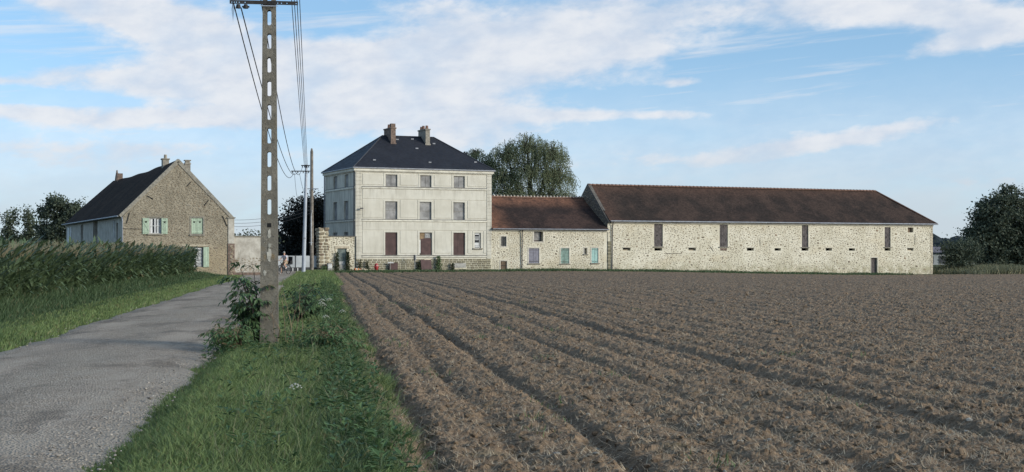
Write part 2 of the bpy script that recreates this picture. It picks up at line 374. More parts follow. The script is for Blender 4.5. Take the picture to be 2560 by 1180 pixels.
def f_soil(t):
    o = t.pos()
    a = t.mix(t.mr(t.noise(o, 9, 5, .7), .35, .68), (.105, .071, .046), (.250, .178, .114))
    a = t.mix(t.mr(t.noise(o, 60, 4, .7), .45, .7, 0, .6), a, (.335, .24, .148))
    a = t.mix(t.mr(t.noise(t.vm('ADD', o, (4, 9, 0)), 35, 3, .7), .58, .70, 0, .6), a, (.095, .066, .045))
    a = t.mix(t.mr(t.noise(o, .35, 5, .65), .44, .62, 0, .55), a, (.17, .125, .082))
    a = t.mix(t.mr(t.noise(t.vm('ADD', o, (30, 0, 0)), 1.1, 4, .65), .58, .72, 0, .32), a, (.15, .14, .078))
    return a, t.bump(t.m('ADD', t.noise(o, 30, 5, .75), t.m('MULTIPLY', t.noise(o, 90, 3, .7), .4)), .5, .04)
mat('soil', f_soil, .95, .15)
def f_turf(t):
    o = t.pos()
    a = t.mix(t.mr(t.noise(o, 3, 5, .65), .35, .7), (.040, .055, .026), (.085, .098, .046))
    a = t.mix(t.mr(t.noise(t.vm('MULTIPLY', o, (.02, .02, .02)), 1, 3), .45, .6, 0, .6), a, (.085, .088, .042))
    return a, t.bump(t.noise(o, 14, 5, .7), .8, .1)
mat('turf', f_turf, .95, .1)
def leafmat(name, c1, c2, dry=None, amt=0, sub=.0, rough=.6, spec=.3, scale=.9):
    def f(t):
        r = t.isl(); o = t.pos(); n = t.noise(o, scale, 3)
        if name == 'grass': return t.mix(t.mr(t.noise(o, .8, 4, .65), .45, .68, 0, .6), t.mix(t.m('GREATER_THAN', t.m('FRACT', t.m('MULTIPLY', r, 13.7)), 1-amt), t.mix(t.m('MULTIPLY_ADD', r, .6, t.m('MULTIPLY', n, .4)), c1, c2), dry), t.mix(r, sc3(c1, .55), sc3(c2, .62)))
        a = t.mix(t.m('MULTIPLY_ADD', r, .6, t.m('MULTIPLY', n, .4)), c1, c2)
        if dry: a = t.mix(t.m('GREATER_THAN', t.m('FRACT', t.m('MULTIPLY', r, 13.7)), 1-amt), a, dry)
        return a
    m = mat(name, f, rough, spec)
    if sub:      # thin leaves let some light through
        nt = m.node_tree; b = nt.nodes['Principled BSDF']; outn = nt.nodes['Material Output']
        tr = nt.nodes.new('ShaderNodeBsdfTranslucent'); ms = nt.nodes.new('ShaderNodeMixShader'); ms.inputs[0].default_value = sub
        lk = b.inputs['Base Color'].links[0].from_socket; nt.links.new(lk, tr.inputs[0])
        nt.links.new(b.outputs[0], ms.inputs[1]); nt.links.new(tr.outputs[0], ms.inputs[2]); nt.links.new(ms.outputs[0], outn.inputs[0])
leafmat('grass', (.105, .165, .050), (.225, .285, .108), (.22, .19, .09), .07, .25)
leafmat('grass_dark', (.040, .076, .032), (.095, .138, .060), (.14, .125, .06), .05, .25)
leafmat('grass_pale', (.10, .115, .06), (.20, .205, .12), (.27, .25, .15), .3, .2)
leafmat('weed', (.048, .100, .038), (.115, .180, .070), (.13, .13, .05), .04, .2)
leafmat('elder', (.042, .082, .030), (.095, .15, .058), None, 0, .15, .45, .4)
leafmat('corn_leaf', (.042, .076, .032), (.120, .160, .076), (.17, .155, .08), .025, .2, .5, .4)
leafmat('corn_tassel', (.22, .195, .12), (.36, .315, .20), None, 0, .1)
leafmat('willow', (.12, .148, .080), (.27, .295, .17), (.2, .19, .1), .06, .35)
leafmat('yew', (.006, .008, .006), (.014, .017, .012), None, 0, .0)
leafmat('tree_dark', (.045, .062, .042), (.115, .138, .088), None, 0, .25)
leafmat('tree_mid', (.06, .08, .05), (.135, .16, .10), None, 0, .25)
leafmat('ivy', (.020, .034, .014), (.05, .065, .028), None, 0, .1)
mat('far_wood', lambda t: t.mix(t.mr(t.noise(t.pos(), .12, 4, .6), .35, .7), (.018, .026, .030), (.036, .046, .048)), .95, .1)  # distance haze is put into the colour as a blue tint

# ================================================================== SETTING
# ---- ground sheet to the horizon
fr = np.concatenate([np.arange(-180, -28, 4.0), np.arange(-28, 28, .14), np.arange(28, 180.1, 4.0)])
rr = np.concatenate([[0.05], np.geomspace(1, 260, 190), np.geomspace(290, 6000, 26)])
A, Rr = np.meshgrid(np.radians(fr), rr); X = Rr*np.sin(A); Y = Rr*np.cos(A)
def field_mask(x, y):
    lx, ly = loc_xy(x, y); return (lat(x, y) > .62) & (ly < -6) & (lx < 95) & (y > -120)
L = lat(X, Y)
ver = ss(-1.75, -1.2, L)*(1-ss(.35, .72, L))*ss(128, 118, Y)
lef = ss(-5.15, -5.7, L)
Z = gz(X, Y)-.075+.105*ver+.095*lef+.10*ss(-7.5, -9, L)
Z = Z+(fbm(X*.9, Y*.9, 3)-.5)*.10*np.clip(ver+lef, 0, 1)
fm = field_mask(X, Y); Z = np.where(fm, gz(X, Y)-.16, Z)
n_, m_ = X.shape; idx = np.arange(n_*m_).reshape(n_, m_)
F = np.stack([idx[:-1, :-1], idx[:-1, 1:], idx[1:, 1:], idx[1:, :-1]], -1).reshape(-1, 4)
mi = fm[:-1, :-1].ravel().astype(int)
g = big('ground', np.stack([X, Y, Z], -1).reshape(-1, 3), F[:, ::-1], ['turf', 'soil'], smooth=True, mi=mi)
tag(g, 'rough grassy ground reaching to the horizon', 'ground', kind='structure')

# ---- lane
ys = np.concatenate([np.linspace(-40, 8, 30), np.geomspace(8.3, 127, 420)]); ns = 26
lf = -5.25-3.2*ss(90, 97, ys)*ss(108, 103, ys)+.9*ss(104, 112, ys)+(fbm(ys*.8, ys*0, 5)-.5)*.45+(vn(ys*4, ys*0, 8)-.5)*.16
rt = -1.64-(fbm(ys*.7, ys*0+4, 9)-.5)*.3+(vn(ys*4, ys*0, 12)-.5)*.18+.6*ss(106, 112, ys)
s_ = np.linspace(0, 1, ns); LL = lf[:, None]*(1-s_)+rt[:, None]*s_; YY = np.repeat(ys[:, None], ns, 1); XX = LL+ROAD*YY
ZZ = gz(XX, YY)+.012-.085*np.abs(s_*2-1)**8+.03*np.cos((s_-.5)*math.pi)+(fbm(XX*2, YY*1.2, 21)-.5)*.03
idx = np.arange(XX.size).reshape(XX.shape); F = np.stack([idx[:-1, :-1], idx[:-1, 1:], idx[1:, 1:], idx[1:, :-1]], -1).reshape(-1, 4)
tag(big('road', np.stack([XX, YY, ZZ], -1).reshape(-1, 3), F, 'road_gravel', smooth=True), 'worn grey gravelled lane running to the farm gate', 'road', kind='structure')

# ---- ploughed field
def soil_h(x, y):
    l = lat(x, y)+(fbm(x*.5, y*.35, 31)-.5)*.34
    ph = (l-.83)/.805; k = np.floor(ph+.5); dd = ph-k
    amp = (.30+.75*hsh(k, k*0+3, 5))*(1-.4*ss(5, 14, l))
    fur = -.060*amp*np.exp(-(dd/.13)**2)*(.25+1.3*vn(y*.35, k*7.3, 6))-.02*amp*np.exp(-((np.abs(dd)-.5)/.10)**2)
    fur += -.11*np.exp(-((l-5.98)/.17)**2)*(.6+.6*vn(y*.5, k*0, 14))
    fur += -.07*np.exp(-((l-2.43)/.10)**2)*(.4+.9*vn(y*.4, k*0, 15))-.07*np.exp(-((l-.84)/.14)**2)
    wave = -.013*np.cos(2*math.pi*ph)*(1-.3*ss(5, 14, l))
    cl = fbm(x*4.6, y*4.6, 41, 4, .62)-.5
    c2 = np.abs(fbm(x*9, y*9, 47, 3, .6)-.5)*2
    edge = .06*ss(1.3, .8, lat(x, y))
    return -.02+wave+fur+.115*cl+.045*c2+edge*.6
ny, nx = 780, 600
yy = np.geomspace(7.0, 168, ny); s_ = np.linspace(0, 1, nx)
YY = np.repeat(yy[:, None], nx, 1); LL = .55+s_[None]*(.66*YY+4); XX = LL+ROAD*YY
ZZ = gz(XX, YY)+soil_h(XX, YY)
idx = np.arange(XX.size).reshape(XX.shape); F = np.stack([idx[:-1, :-1], idx[:-1, 1:], idx[1:, 1:], idx[1:, :-1]], -1).reshape(-1, 4)
_, ly = loc_xy(XX, YY); ok = (ly[:-1, :-1] < -6+ (fbm(XX*.3, YY*.3, 77)[:-1, :-1]-.5)*1.6).ravel()
tag(big('field', np.stack([XX, YY, ZZ], -1).reshape(-1, 3), F[ok], 'soil', smooth=False), 'bare brown ploughed field with furrows running towards the farm', 'field', kind='structure')
# straw litter and clods on the field
def rot_blades(px, py, pz, ang, ln, wd, tilt):
    n = len(px); dx_, dy_ = np.cos(ang), np.sin(ang)
    a = np.stack([px-dy_*wd, py+dx_*wd, pz], -1); b = np.stack([px+dy_*wd, py-dx_*wd, pz], -1)
    c = np.stack([px+dx_*ln, py+dy_*ln, pz+tilt], -1)
    V = np.stack([a, b, c], 1).reshape(-1, 3); return V, np.arange(n*3).reshape(-1, 3)
n = 80000; y_ = 8.5*np.exp(RNG.random(n)*math.log(9)); l_ = .75+RNG.random(n)**.9*(.56*y_+1); x_ = l_+ROAD*y_
z_ = gz(x_, y_)+soil_h(x_, y_)+.008; ln = RNG.uniform(.03, .13, n)*(1+y_/60)
V, F = rot_blades(x_, y_, z_, RNG.random(n)*6.283, ln, .0026+y_*.00011, RNG.uniform(-.01, .06, n))
tag(big('straw_litter', V, F, 'straw'), 'dry straw and root litter strewn over the ploughed field', 'straw', kind='stuff')
ico = []
def lump_base():
    import bmesh
    bm = bmesh.new(); bmesh.ops.create_icosphere(bm, subdivisions=1, radius=1); v = np.array([p.co[:] for p in bm.verts]); f = np.array([[q.index for q in p.verts] for p in bm.faces]); bm.free(); return v, f
IV, IF = lump_base()
def lumps(x, y, z, r, flat, rng):
    n = len(x); V = IV[None]*(1+(rng.random((n, len(IV), 1))-.5)*.6); V = V*r[:, None, None]*np.array((1.15, 1, flat)); 
    a = rng.random(n)*6.283; c, s = np.cos(a)[:, None], np.sin(a)[:, None]
    V = np.stack([V[..., 0]*c-V[..., 1]*s+x[:, None], V[..., 0]*s+V[..., 1]*c+y[:, None], V[..., 2]+z[:, None]], -1)
    return V.reshape(-1, 3), (IF[None]+np.arange(n)[:, None, None]*len(IV)).reshape(-1, 3)
n = 7000; y_ = 8.5*np.exp(RNG.random(n)*math.log(7)); l_ = .85+RNG.random(n)*(.56*y_+1); x_ = l_+ROAD*y_
r_ = np.minimum(RNG.gamma(1.6, .010, n), .032)*(1+y_/90)+.006
V, F = lumps(x_, y_, gz(x_, y_)+soil_h(x_, y_), r_, .7, RNG)
tag(big('soil_clods', V, F, 'soil'), 'loose crumbling clods lying on the ploughed field', 'soil clods', kind='stuff')
n = 420; y_ = 9*np.exp(RNG.random(n)*math.log(6)); l_ = 1+RNG.random(n)*(.56*y_+1); x_ = l_+ROAD*y_
V, F = lumps(x_, y_, gz(x_, y_)+soil_h(x_, y_)+.01, RNG.gamma(1.6, .005, n)+.004, .6, RNG)
plain('pale_flint', (.27, .245, .20), .35, 8)
tag(big('flint_pebbles', V, F, 'pale_flint'), 'small pale flints scattered over the ploughed soil', 'pebbles', kind='stuff')
# loose gravel on the lane
n = 3200; y_ = 9*np.exp(RNG.random(n)*math.log(7)); l_ = RNG.uniform(-5.3, -1.55, n); e_ = RNG.random(n) < .3; l_ = np.where(e_, -1.65-RNG.gamma(1.5, .16, n), l_); x_ = l_+ROAD*y_
V, F = lumps(x_, y_, gz(x_, y_)+.018, RNG.gamma(2, .0026, n)+.003+y_*.00006, .6, RNG)
plain('gravel', (.30, .265, .22), .45, 20)
tag(big('loose_gravel', V, F, 'gravel'), 'loose light gravel along the lane and its edges', 'gravel', kind='stuff')

# ================================================================== GRASS AND WEEDS
def blades(x, y, z, h, wd, lean, rng, wind=(0.25, 0.05)):
    n = len(x); a = rng.random(n)*6.283; ca, sa = np.cos(a), np.sin(a); b = rng.random(n)*6.283
    lx = np.cos(b)*lean*h+wind[0]*h*rng.random(n); lyy = np.sin(b)*lean*h+wind[1]*h*rng.random(n)
    def pt(k, f, side): return np.stack([x+lx*f*f+ca*wd*side*k, y+lyy*f*f+sa*wd*side*k, z+h*(f-.25*f*f*lean)], -1)
    V = np.stack([pt(1, 0, -1), pt(1, 0, 1), pt(.8, .55, 1), pt(.8, .55, -1), pt(0, 1, 0)], 1).reshape(-1, 3)
    o = np.arange(n)[:, None]*5; F = np.concatenate([o+np.array([0, 1, 2]), o+np.array([0, 2, 3]), o+np.array([3, 2, 4])], 0)
    return V, F
def gzv(x, y):
    L = lat(x, y); ver = ss(-1.75, -1.2, L)*(1-ss(.35, .72, L))*ss(128, 118, y); lef = ss(-5.15, -5.7, L)
    return gz(x, y)-.085+.105*ver+.095*lef+.10*ss(-7.5, -9, L)+(fbm(x*.9, y*.9, 3)-.5)*.10*np.clip(ver+lef, 0, 1)
def verge(name, label, n, y0, y1, l0, l1, hfun, wd, m, lean=.5, keep=None, seed=1, wind=(.25, .05)):
    rng = np.random.default_rng(seed)
    u = rng.random(n); y = np.sqrt(y0*y0+(y1*y1-y0*y0)*u) if y1/y0 < 2 else y0*np.exp(u*math.log(y1/y0))
    l = rng.uniform(l0, l1, n); x = l+ROAD*y
    k = np.ones(n, bool) if keep is None else keep(x, y, l, rng)
    x, y, l = x[k], y[k], l[k]; h = hfun(x, y, l, rng)
    V, F = blades(x, y, gzv(x, y), h, wd*(.6+.8*rng.random(len(x)))*(1+y/55), lean*(.4+rng.random(len(x))), rng, wind)
    return tag(big(name, V, F, m), label, 'grass', kind='stuff')
def kedge(x, y, l, rng):
    e0 = -1.70+(fbm(y*.7, y*0+4, 9)-.5)*-.3; e1 = .66+(vn(y*1.3, y*0, 19)-.5)*.28
    return (l > e0-.12*rng.random(len(l))) & (l < e1+.15*rng.random(len(l))) & (rng.random(len(l)) < .35+.9*fbm(x*1.7, y*1.7, 61))
def h1(x, y, l, rng):
    c = fbm(x*1.3, y*1.3, 62); side = ss(.0, .7, l)
    return (.045+.11*c*rng.random(len(x))+.045*rng.random(len(x)))*(.6+.6*ss(-1.7, -.9, l))+.12*side*rng.random(len(x))*c
verge('verge_grass', 'short bright green grass on the verge beside the lane', 120000, 8.6, 26, -1.95, .95, h1, .0035, 'grass', .7, kedge, 1)
verge('verge_grass', 'green grass strip running beside the field to the farm', 46000, 24, 70, -1.95, 1.05, lambda x, y, l, r: .8*h1(x, y, l, r)+.05, .0045, 'grass', .6, kedge, 2)
verge('verge_grass', 'far end of the grass strip before the stone pillar', 16000, 66, 124, -2.0, 1.1, lambda x, y, l, r: .12+.22*r.random(len(x)), .006, 'grass', .5, None, 3)
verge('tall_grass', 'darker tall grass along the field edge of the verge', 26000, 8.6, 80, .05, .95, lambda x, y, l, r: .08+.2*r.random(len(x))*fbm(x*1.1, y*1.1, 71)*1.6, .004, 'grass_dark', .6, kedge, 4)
verge('seed_grass', 'thin straw-coloured seeding grass stems on the verge', 700, 10, 40, -.8, .6, lambda x, y, l, r: .16+.26*r.random(len(x)), .0016, 'grass_pale', .35, None, 5)
kl = lambda x, y, l, r: (l < -5.2+(fbm(y*.8, y*0, 5)-.5)*.45+.1*r.random(len(l)))
verge('mown_grass', 'short mown grass between the lane and the corn', 50000, 17, 100, -6.7, -5.05, lambda x, y, l, r: .05+.12*r.random(len(x)), .006, 'grass', .6, kl, 6)
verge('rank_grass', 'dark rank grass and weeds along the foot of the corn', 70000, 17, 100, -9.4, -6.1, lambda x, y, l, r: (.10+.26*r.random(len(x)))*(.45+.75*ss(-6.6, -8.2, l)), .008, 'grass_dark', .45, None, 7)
# grass in front of the buildings and behind the field
rng = np.random.default_rng(8); n = 26000
tx = rng.uniform(-4, 60, n); td = -6.6+6.3*rng.random(n); ptx = HO[0]+U[0]*tx+Vv[0]*td; pty = HO[1]+U[1]*tx+Vv[1]*td
V, F = blades(ptx, pty, gz(ptx, pty)-.1, .14+.42*rng.random(n)*fbm(tx*.4, td*.4, 81), .03*(.5+rng.random(n)), .5*rng.random(n)+.2, rng)
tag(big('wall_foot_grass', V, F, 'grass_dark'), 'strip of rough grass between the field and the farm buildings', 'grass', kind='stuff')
rng = np.random.default_rng(9); n = 15000
tx = 68+rng.gamma(2.0, 4.6, n); td = rng.uniform(-7, 6, n); hh = .35+1.0*rng.random(n)*np.exp(-((tx-75)/6)**2)+.2*rng.random(n)
ptx = HO[0]+U[0]*tx+Vv[0]*td; pty = HO[1]+U[1]*tx+Vv[1]*td
V, F = blades(ptx, pty, gz(ptx, pty)-.1, hh, .035*(.5+rng.random(n)), .5*rng.random(n)+.2, rng)
tag(big('pale_tall_grass', V, F, 'grass_pale'), 'mound of pale tall grass beyond the end of the barn', 'grass', kind='stuff')

def leaf_mesh(P0, D, N, ln, wd, fold=.25):
    """arrays of base points, directions, normals -> 4-vertex folded leaves"""
    S = np.cross(D, N); S /= np.linalg.norm(S, axis=1, keepdims=True)+1e-9
    mid = P0+D*(ln*.45)[:, None]; tip = P0+D*ln[:, None]-N*(ln*.12)[:, None]
    V = np.stack([P0, mid+S*wd[:, None]+N*(wd*fold)[:, None], tip, mid-S*wd[:, None]+N*(wd*fold)[:, None]], 1).reshape(-1, 3)
    o = np.arange(len(P0))[:, None]*4; return V, np.concatenate([o+np.array([0, 1, 2]), o+np.array([0, 2, 3])], 0)
def unit(a): return a/(np.linalg.norm(a, axis=-1, keepdims=True)+1e-9)
# dead grass along the ploughed edge
verge('dead_grass', 'bleached dead grass lying along the edge of the ploughed field', 9000, 8.8, 60, .42, .92, lambda x, y, l, r: (.05+.16*r.random(len(x)))*(.4+fbm(x*2, y*2, 83)), .0028, 'grass_pale', 1.4, lambda x, y, l, r: fbm(x*1.2, y*1.2, 84) > .44, 14)
rng = np.random.default_rng(15); Vs, Fs, off = [], [], 0
for cx, cy in [(2.45+ROAD*15, 15.0), (1.95+ROAD*12.4, 12.4), (2.2+ROAD*13.6, 13.6), (1.5+ROAD*18.5, 18.5), (3.4+ROAD*21, 21), (1.25+ROAD*25, 25)]+[(rng.uniform(1, 9)+ROAD*q, q) for q in rng.uniform(10, 45, 22)]:
    n = 26; x = cx+rng.normal(0, .12, n); y = cy+rng.normal(0, .2, n)
    v, f = blades(x, y, gz(x, y)+soil_h(x, y)-.02, rng.uniform(.04, .13, n), .004+.003*rng.random(n), 1.0*rng.random(n), rng); Vs.append(v); Fs.append(f+off); off += len(v)
tag(big('field_weeds', np.concatenate(Vs), np.concatenate(Fs), 'weed'), 'small green weed tufts sprouting in the near furrows', 'weeds', kind='stuff')
# broad-leaved weeds in the verge
rng = np.random.default_rng(12)
Vs, Fs, off = [], [], 0
for i in range(620):
    y = 9.2*math.exp(rng.random()*math.log(9)); l = rng.uniform(-1.0, .7) if rng.random() < .25 else rng.uniform(.05, .68)
    if i < 90: y = rng.uniform(20.5, 24.5); l = rng.uniform(-1.75, .5)
    x = l+ROAD*y; hgt = rng.uniform(.08, .34)*(1.25 if 20 < y < 25 else 1); nl = rng.integers(8, 20); z0 = float(gzv(np.array([x]), np.array([y]))[0])
    a = rng.random(nl)*6.283; hz = rng.random(nl)*hgt
    P0 = np.stack([x+np.cos(a)*.03, y+np.sin(a)*.03, z0+hz], -1); D = unit(np.stack([np.cos(a), np.sin(a), rng.uniform(.0, .9, nl)], -1)); N = unit(np.cross(np.cross(D, (0, 0, 1)), D))
    v, f = leaf_mesh(P0, D, N, rng.uniform(.04, .12, nl), rng.uniform(.012, .03, nl)); Vs.append(v); Fs.append(f+off); off += len(v)
tag(big('verge_weeds', np.concatenate(Vs), np.concatenate(Fs), 'weed'), 'low broad-leaved weeds mixed into the verge grass', 'weeds', kind='stuff')

# ---- corn: one stand, plants built leaf by leaf
def corn():
    rng = np.random.default_rng(21); px = []; py = []
    for row in range(9):
        step = .17 if row < 4 else .3
        yy = np.arange(30, 94.0, step); l = -8.75+.25*ss(45, 98, yy)-.72*row+(fbm(yy*.2, yy*0+row, 91)-.5)*.3
        px.append(l+ROAD*yy); py.append(yy)
    for row in range(5):     # the far end of the stand
        l = np.arange(-15, -8.9, .22); yy = np.full(len(l), 93.8-row*.7); px.append(l+ROAD*yy); py.append(yy)
    for row in range(3):     # behind, along the side of the farmhouse
        q = np.arange(0, 34, .35); o = FO+U*(-3.2-row*.8); px.append(o[0]+Vv[0]*q); py.append(o[1]+Vv[1]*q)
    px = np.concatenate(px); py = np.concatenate(py); px += rng.normal(0, .07, len(px)); py += rng.normal(0, .05, len(py))
    lx, ly = loc_xy(px, py, FO); k = ~((lx > -1.2) & (lx < 9) & (ly > -1.0)); px, py = px[k], py[k]
    n = len(px); pz = gz(px, py)-.05; H = 1.84+rng.normal(0, .09, n)+.22*(fbm(px*.35, py*.35, 95)-.5)
    Vs = []; Fs = []; MI = []; off = 0
    def push(V, F, m):
        nonlocal off
        Vs.append(V); Fs.append(F+off); MI.append(np.full(len(F), m)); off += len(V)
    # stalks
    a = np.stack([px-.014, py, pz], -1); b = np.stack([px+.014, py, pz], -1); c = np.stack([px+.008+.05*H, py, pz+H*.88], -1); c0 = np.stack([px+.05*H-.004, py, pz+H*.88], -1)
    V = np.stack([a, b, c, c0], 1).reshape(-1, 3); o = np.arange(n)[:, None]*4; push(V, np.concatenate([o+np.array([0, 1, 2]), o+np.array([0, 2, 3])]), 0)
    for j in range(12):
        f = .10+.80*j/11+rng.normal(0, .02, n); ang = rng.random(n)*6.283
        ln = (.48+.30*rng.random(n))*(1.05-.35*abs(j/11-.55)*2); wd = .032+.016*rng.random(n); wd *= (1+py/170)
        dx_, dy_ = np.cos(ang)*.8+.2, np.sin(ang)*.8-.05; sx, sy = -np.sin(ang), np.cos(ang)
        bx, by, bz = px+.05*H*f*f, py, pz+H*f
        rise = (.9+.5*rng.random(n))*(1-.25*j/11); drop = rng.uniform(.15, 1.0, n)*(1.25-.85*j/11)
        P0 = np.stack([bx, by, bz], -1)
        def q(s, w, sd): return np.stack([bx+dx_*ln*s+sx*wd*w*sd, by+dy_*ln*s+sy*wd*w*sd, bz+ln*(rise*s-drop*s*s*1.25)], -1)
        V = np.stack([P0, q(.33, 1, 1), q(.33, 1, -1), q(.68, .85, 1), q(.68, .85, -1), q(1, 0, 1)], 1).reshape(-1, 3); o = np.arange(n)[:, None]*6
        push(V, np.concatenate([o+np.array(k_) for k_ in ([0, 2, 1], [1, 2, 4], [1, 4, 3], [3, 4, 5])]), 0)
    for j in range(9):       # tassel
        ang = rng.random(n)*6.283; tl = .16+.18*rng.random(n); bx, by, bz = px+.05*H, py, pz+H*.86
        dx_, dy_ = np.cos(ang)*.35+.18, np.sin(ang)*.35; w_ = .010*(1+py/45)
        V = np.stack([np.stack([bx-w_, by, bz], -1), np.stack([bx+w_, by, bz], -1), np.stack([bx+dx_*tl+w_*.4, by+dy_*tl, bz+tl*1.1], -1)], 1).reshape(-1, 3)
        push(V, np.arange(n*3).reshape(-1, 3), 1)
    o = big('corn_crop', np.concatenate(Vs), np.concatenate(Fs), ['corn_leaf', 'corn_tassel'], mi=np.concatenate(MI))
    tag(o, 'dense stand of tall green maize with brownish tassels beside the lane', 'corn', kind='stuff')
corn()

# ================================================================== BUILDINGS
def wall_grid(mb, x0, x1, z0, z1, ops, y=0., depth=.25, mi=0, plane='front', rmi=None):
    """sheet with rectangular openings and reveals; plane 'front' faces -y, 'left' faces -x (coordinate runs along y)"""
    xs = sorted({x0, x1, *[q for o in ops for q in o[:2] if x0 < q < x1]}); zs = sorted({z0, z1, *[q for o in ops for q in o[2:4] if z0 < q < z1]})
    def pt(a, dd, z): return (a, y+dd, z) if plane == 'front' else (y+dd, a, z)
    fl = (lambda q: q) if plane == 'front' else (lambda q: q[::-1])
    for a, b in zip(xs, xs[1:]):
        for c, e in zip(zs, zs[1:]):
            if any(o[0] <= (a+b)/2 <= o[1] and o[2] <= (c+e)/2 <= o[3] for o in ops): continue
            mb.add([pt(a, 0, c), pt(b, 0, c), pt(b, 0, e), pt(a, 0, e)], [fl((0, 1, 2, 3))], mi)
    for o in ops:
        a, b, c, e = o[:4]; dp = o[4] if len(o) > 4 else depth; r = mi if rmi is None else rmi
        c = max(c, z0); e = min(e, z1)
        vs = [pt(a, 0, c), pt(b, 0, c), pt(b, 0, e), pt(a, 0, e), pt(a, dp, c), pt(b, dp, c), pt(b, dp, e), pt(a, dp, e)]
        mb.add(vs, [fl(q) for q in ((0, 4, 5, 1), (1, 5, 6, 2), (2, 6, 7, 3), (3, 7, 4, 0))], r)
    return mb
def frame(mb, x0, x1, z0, z1, wd, y0, y1, mi=0, bottom=True):
    mb.box(x0-wd, y0, z0, x0, y1, z1, mi); mb.box(x1, y0, z0, x1+wd, y1, z1, mi); mb.box(x0-wd, y0, z1, x1+wd, y1, z1+wd, mi)
    if bottom: mb.box(x0-wd, y0, z0-wd, x1+wd, y1, z0, mi)
    return mb
def planks(parent, x0, x1, z0, z1, y, m, n, name='plank', th=.03):
    wd = (x1-x0)/n
    for i in range(n): MB().bbox(x0+i*wd+.004, y+random.uniform(0, .008), z0, x0+(i+1)*wd-.004, y+th, z1, .006).build(name, m, parent)
STONES = []
def stone_bases():
    for s in range(7):
        r = random.Random(s); n = 8; mb = MB(); o = []; i_ = []
        for k in range(n):
            a = 2*math.pi*k/n+r.uniform(-.2, .2); q = r.uniform(.75, 1.0); sx = .5*q*(abs(math.cos(a))**.6)*math.copysign(1, math.cos(a)); sz = .5*q*(abs(math.sin(a))**.6)*math.copysign(1, math.sin(a))
            o.append((sx, .6, sz)); i_.append((sx*.8, -.75+r.uniform(-.15, .15), sz*.8))
        mb.add(o+i_+[(0, -1, 0)], [(k, (k+1) % n, n+(k+1) % n, n+k) for k in range(n)]+[(n+k, n+(k+1) % n, 2*n) for k in range(n)])
        STONES.append(mb)
stone_bases()
STONE_OBJ = {}
def stone_obj(parent, m, x, z, wx, hz, proud, y=0., name='stone'):
    k = (m, random.randrange(7), name)
    if k not in STONE_OBJ:
        o = STONES[k[1]].build(name, m, parent); STONE_OBJ[k] = o
    else: o = clone(STONE_OBJ[k], parent)
    o.location = (x, y, z); o.scale = (wx, proud, hz); o.rotation_euler = (0, random.uniform(-.12, .12), 0); return o
def scatter_stones(x0, x1, z0, z1, n, avoid, rng, wmean, aspect=.55, top=None, clump=True):
    """poisson-like scatter on a wall plane -> list of x,z,w,h"""
    cell = .5; grid = {}; out = []
    gxs = np.arange(x0, x1+.4, .2); gzs = np.arange(z0, z1+.4, .2); GN = fbm(gxs[:, None]*.45+0*gzs[None], gzs[None]*.7+0*gxs[:, None], 33)
    tries = 0
    while len(out) < n and tries < n*14:
        tries += 1
        x = rng.uniform(x0, x1); z = rng.uniform(z0, z1); w_ = min(max(rng.lognormvariate(math.log(wmean), .5), wmean*.4), wmean*3.4); h_ = w_*rng.uniform(aspect*.55, aspect*1.35)
        if top and z+h_/2 > top(x): continue
        if clump and rng.random() > -.1+1.9*GN[int((x-x0)/.2), int((z-z0)/.2)]: continue
        if any(a-w_*.5-.03 < x < b+w_*.5+.03 and c-h_*.5-.03 < z < e+h_*.5+.03 for a, b, c, e in avoid): continue
        gx, gz_ = int(x/cell), int(z/cell); bad = False
        for i in (-1, 0, 1):
            for j in (-1, 0, 1):
                for (a, b, c, e) in grid.get((gx+i, gz_+j), ()):
                    if abs(a-x) < (c+w_)*.52 and abs(b-z) < (e+h_)*.54: bad = True; break
                if bad: break
            if bad: break
        if bad: continue
        grid.setdefault((gx, gz_), []).append((x, z, w_, h_)); out.append((x, z, w_, h_))
    return out
def rubble(name, lst, parent, m, y=0., proud=.03, plane='front', seed=3):
    r = random.Random(seed); mb = MB()
    for x, z, w_, h_ in lst:
        s = STONES[r.randrange(7)]; rot = r.uniform(-.2, .2); c, sn = math.cos(rot), math.sin(rot)
        vs = []
        for a, b, e in s.v:
            q, k = a*w_, e*h_; vs.append((x+q*c-k*sn, y+b*proud, z+q*sn+k*c))
        if plane == 'left': vs = [(b, -a, e) for a, b, e in vs]
        mb.add(vs, s.f)
    o = mb.build(name, m, parent); o['kind'] = 'stuff'; return o
def stone_wall(parent, x0, x1, z0, z1, n_obj, n_all, avoid, wmean, m='stone', y=0., proud=.03, seed=1, top=None):
    rng = random.Random(seed); lst = scatter_stones(x0, x1, z0, z1, n_all, avoid, rng, wmean, top=top); lst.sort(key=lambda q: -q[2]*q[3])
    for x, z, w_, h_ in lst[:n_obj]: stone_obj(parent, m, x, z, w_, h_, proud, y)
    if lst[n_obj:]: rubble('rubble', lst[n_obj:], parent, m, y, proud, seed=seed)
def roof_strip(mb, pts, th=.1, mi=0):
    """closed slab from an outline (list of 3d points, planar), thickness downwards"""
    n = len(pts); vs = [Vector(p) for p in pts]+[Vector(p)-Vector((0, 0, th)) for p in pts]
    mb.add(vs, [tuple(range(n)), tuple(range(2*n-1, n-1, -1))]+[(i, n+i, n+(i+1) % n, (i+1) % n) for i in range(n)], mi); return mb

